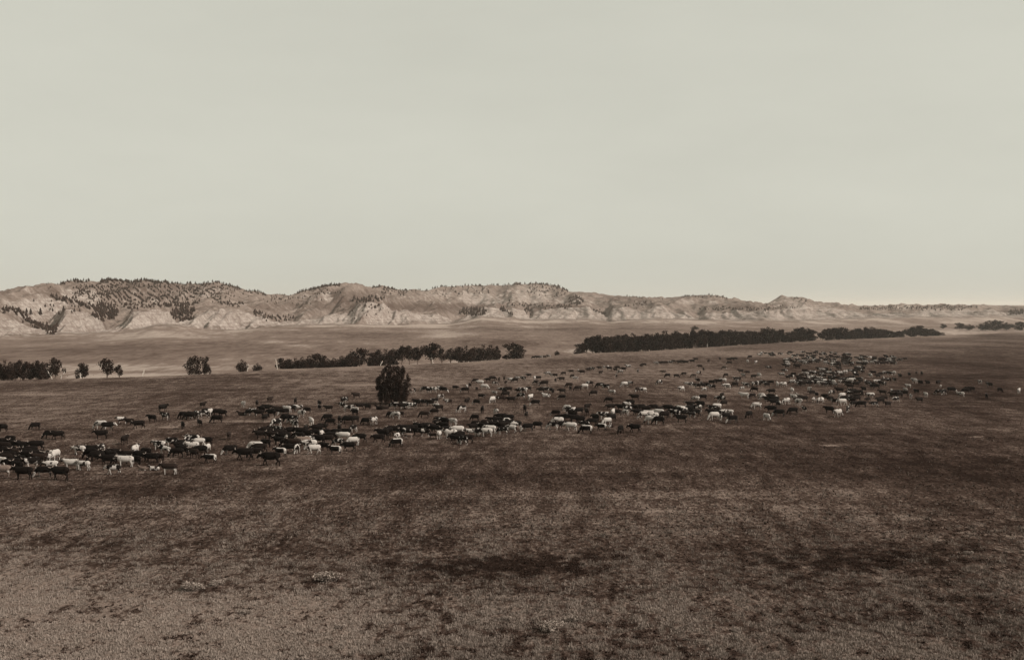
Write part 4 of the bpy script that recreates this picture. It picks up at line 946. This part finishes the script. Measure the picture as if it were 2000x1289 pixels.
def veg_shade_at(px, py): return ell(px, py, VEG_SHADE_P)
def tufts(name, n, ytop, hmin, hmax, wid, blades, mat, accept, tonef, label, cat, lean=.45):
    py = 1300 - (1300 - ytop) * rng.random(n) ** 1.2; px = rng.uniform(-40, 2040, n)
    X, Y = solve_prairie(px, py)
    cl = fbm(X / 0.9, Y / 1.1, 91, 2) * .8 + .5 * fbm(X / 4.0, Y / 6.0, 92, 2); v = mats(veg_shade_at(px, py), X, Y)
    keep = rng.random(n) < accept(v, cl, py) * sstep(ytop, ytop + 130, py + 40 * noise(px / 120.0, py / 30.0, 8))
    X, Y, px, py, v, cl = (q[keep] for q in (X, Y, px, py, v, cl)); n = len(X)
    Z = prairie_z(X, Y) - .02
    h = rng.uniform(hmin, hmax, n) * (1 + .3 * np.clip(cl, -1, 1)); tone = np.clip(tonef(v, cl) + rng.normal(0, .14, n), 0, 1)
    VV = []; TT = []
    for b in range(blades):
        a = rng.uniform(0, 6.28, n); l = rng.uniform(.1, lean, n) * h; r = rng.uniform(0, .12, n)
        bx = X + np.cos(a) * r; by = Y + np.sin(a) * r; w = wid * rng.uniform(.6, 1.3, n); t_ = a + 1.57
        p0 = np.stack([bx - np.cos(t_) * w, by - np.sin(t_) * w, Z], 1); p1 = np.stack([bx + np.cos(t_) * w, by + np.sin(t_) * w, Z], 1)
        hh = h * rng.uniform(.6, 1.1, n)
        p2 = np.stack([bx + np.cos(a) * l, by + np.sin(a) * l, Z + hh], 1)
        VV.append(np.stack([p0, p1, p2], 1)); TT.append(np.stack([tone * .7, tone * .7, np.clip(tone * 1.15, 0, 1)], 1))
    V = np.concatenate(VV).reshape(-1, 3); T = np.concatenate(TT).ravel()
    me = mesh_arrays(name, V, np.arange(len(V)).reshape(-1, 3), False, {'tone': T}); me.materials.append(mat)
    o = link(name, me); tag(o, label, cat, kind='stuff')
    return len(V) // 3
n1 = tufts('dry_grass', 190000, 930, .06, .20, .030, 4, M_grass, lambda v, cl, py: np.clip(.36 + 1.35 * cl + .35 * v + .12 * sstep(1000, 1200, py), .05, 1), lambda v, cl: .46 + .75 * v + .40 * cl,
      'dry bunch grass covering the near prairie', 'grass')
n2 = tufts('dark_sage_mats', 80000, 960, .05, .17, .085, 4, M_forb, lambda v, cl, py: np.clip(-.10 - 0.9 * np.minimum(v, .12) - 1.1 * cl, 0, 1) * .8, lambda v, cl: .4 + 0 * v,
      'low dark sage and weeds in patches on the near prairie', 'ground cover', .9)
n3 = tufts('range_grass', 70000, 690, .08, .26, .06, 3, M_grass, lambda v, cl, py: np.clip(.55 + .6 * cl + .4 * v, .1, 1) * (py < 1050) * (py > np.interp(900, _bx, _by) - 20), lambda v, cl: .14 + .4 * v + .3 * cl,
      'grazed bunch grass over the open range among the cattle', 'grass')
print('grass tris', n1, n2, n3)

def sage_mesh(seed):
    rnd = np.random.default_rng(seed)
    lobes = [(rnd.uniform(-.6, .6), rnd.uniform(-.4, .4), rnd.uniform(.15, .35), rnd.uniform(.2, .4), rnd.uniform(.2, .35), rnd.uniform(.15, .3)) for _ in range(9)]
    p, tone = crown_points(lobes, 900, rnd); p[:, 2] = np.abs(p[:, 2]) + .02
    v, f = leaf_quads(p, .055)
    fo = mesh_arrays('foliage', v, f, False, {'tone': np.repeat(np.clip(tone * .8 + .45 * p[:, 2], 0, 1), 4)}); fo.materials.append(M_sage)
    tb = [tube_path([(0, 0, -.05), (l[0] * .5, l[1] * .5, l[2] * .5), (l[0], l[1], l[2])], [.03, .02, .008], 5) for l in lobes]
    return fo, join_tubes('stem', tb, M_bark)
SG = [sage_mesh(s) for s in (1, 2, 3)]
for i, (px, py, w, lb) in enumerate([(375, 1152, 52, 'broad pale sagebrush, larger of a pair in the lower left grass'), (425, 1142, 34, 'smaller pale sagebrush right of the broad one in the lower left'),
                                     (640, 1133, 62, 'wide feathery sagebrush left of the dark patch in the foreground'), (283, 1143, 18, 'tiny pale sagebrush left of the broad pair'),
                                     (346, 1076, 16, 'small pale bush alone high in the left foreground grass'), (152, 1150, 20, 'little pale bush at the far lower left'),
                                     (665, 1226, 26, 'pale tuft bush low in the grass near the bottom centre-left'), (1080, 1230, 60, 'spreading pale brush low in the centre foreground'),
                                     (1120, 1212, 40, 'pale brush behind the spreading one in the centre foreground'), (1893, 1082, 22, 'pale bush near the right edge above the dark patch'),
                                     (1440, 1232, 24, 'small pale bush low in the right foreground'), (480, 1198, 30, 'pale brush low on the left between the sagebrush pair and the bottom'),
                                     (990, 1210, 24, 'small pale bush left of the spreading centre brush')]):
    X, Y = (float(q) for q in solve_prairie(np.array([float(px)]), np.array([float(py)])))
    s = w / F * Y / 1.6
    t = empty('sagebrush', (X, Y, float(prairie_z(np.array(X), np.array(Y)))), random.uniform(-.4, .4))
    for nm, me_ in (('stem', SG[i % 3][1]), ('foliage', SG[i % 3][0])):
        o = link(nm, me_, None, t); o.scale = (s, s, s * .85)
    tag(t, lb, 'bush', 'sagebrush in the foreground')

lap('plants')
# ------------------------------------------------------------------ haze
HAZE = 0.000055
hb = bpy.data.meshes.new('haze'); bm = bmesh.new(); bmesh.ops.create_cube(bm, size=1.0); bm.to_mesh(hb); bm.free()
hz = link('haze', hb); hz.scale = (60000, 31000, 180); hz.location = (0, 12000, 30)
hm = bpy.data.materials.new('summer haze'); hm.use_nodes = True
for n in list(hm.node_tree.nodes): hm.node_tree.nodes.remove(n)
pvn = hm.node_tree.nodes.new('ShaderNodeVolumePrincipled'); on = hm.node_tree.nodes.new('ShaderNodeOutputMaterial')
pvn.inputs['Color'].default_value = (0.95, 0.90, 0.82, 1); pvn.inputs['Density'].default_value = HAZE; pvn.inputs['Anisotropy'].default_value = 0.2
hm.node_tree.links.new(pvn.outputs[0], on.inputs['Volume']); hb.materials.append(hm)
tag(hz, 'thin pale summer haze over the whole valley', 'haze', kind='stuff')
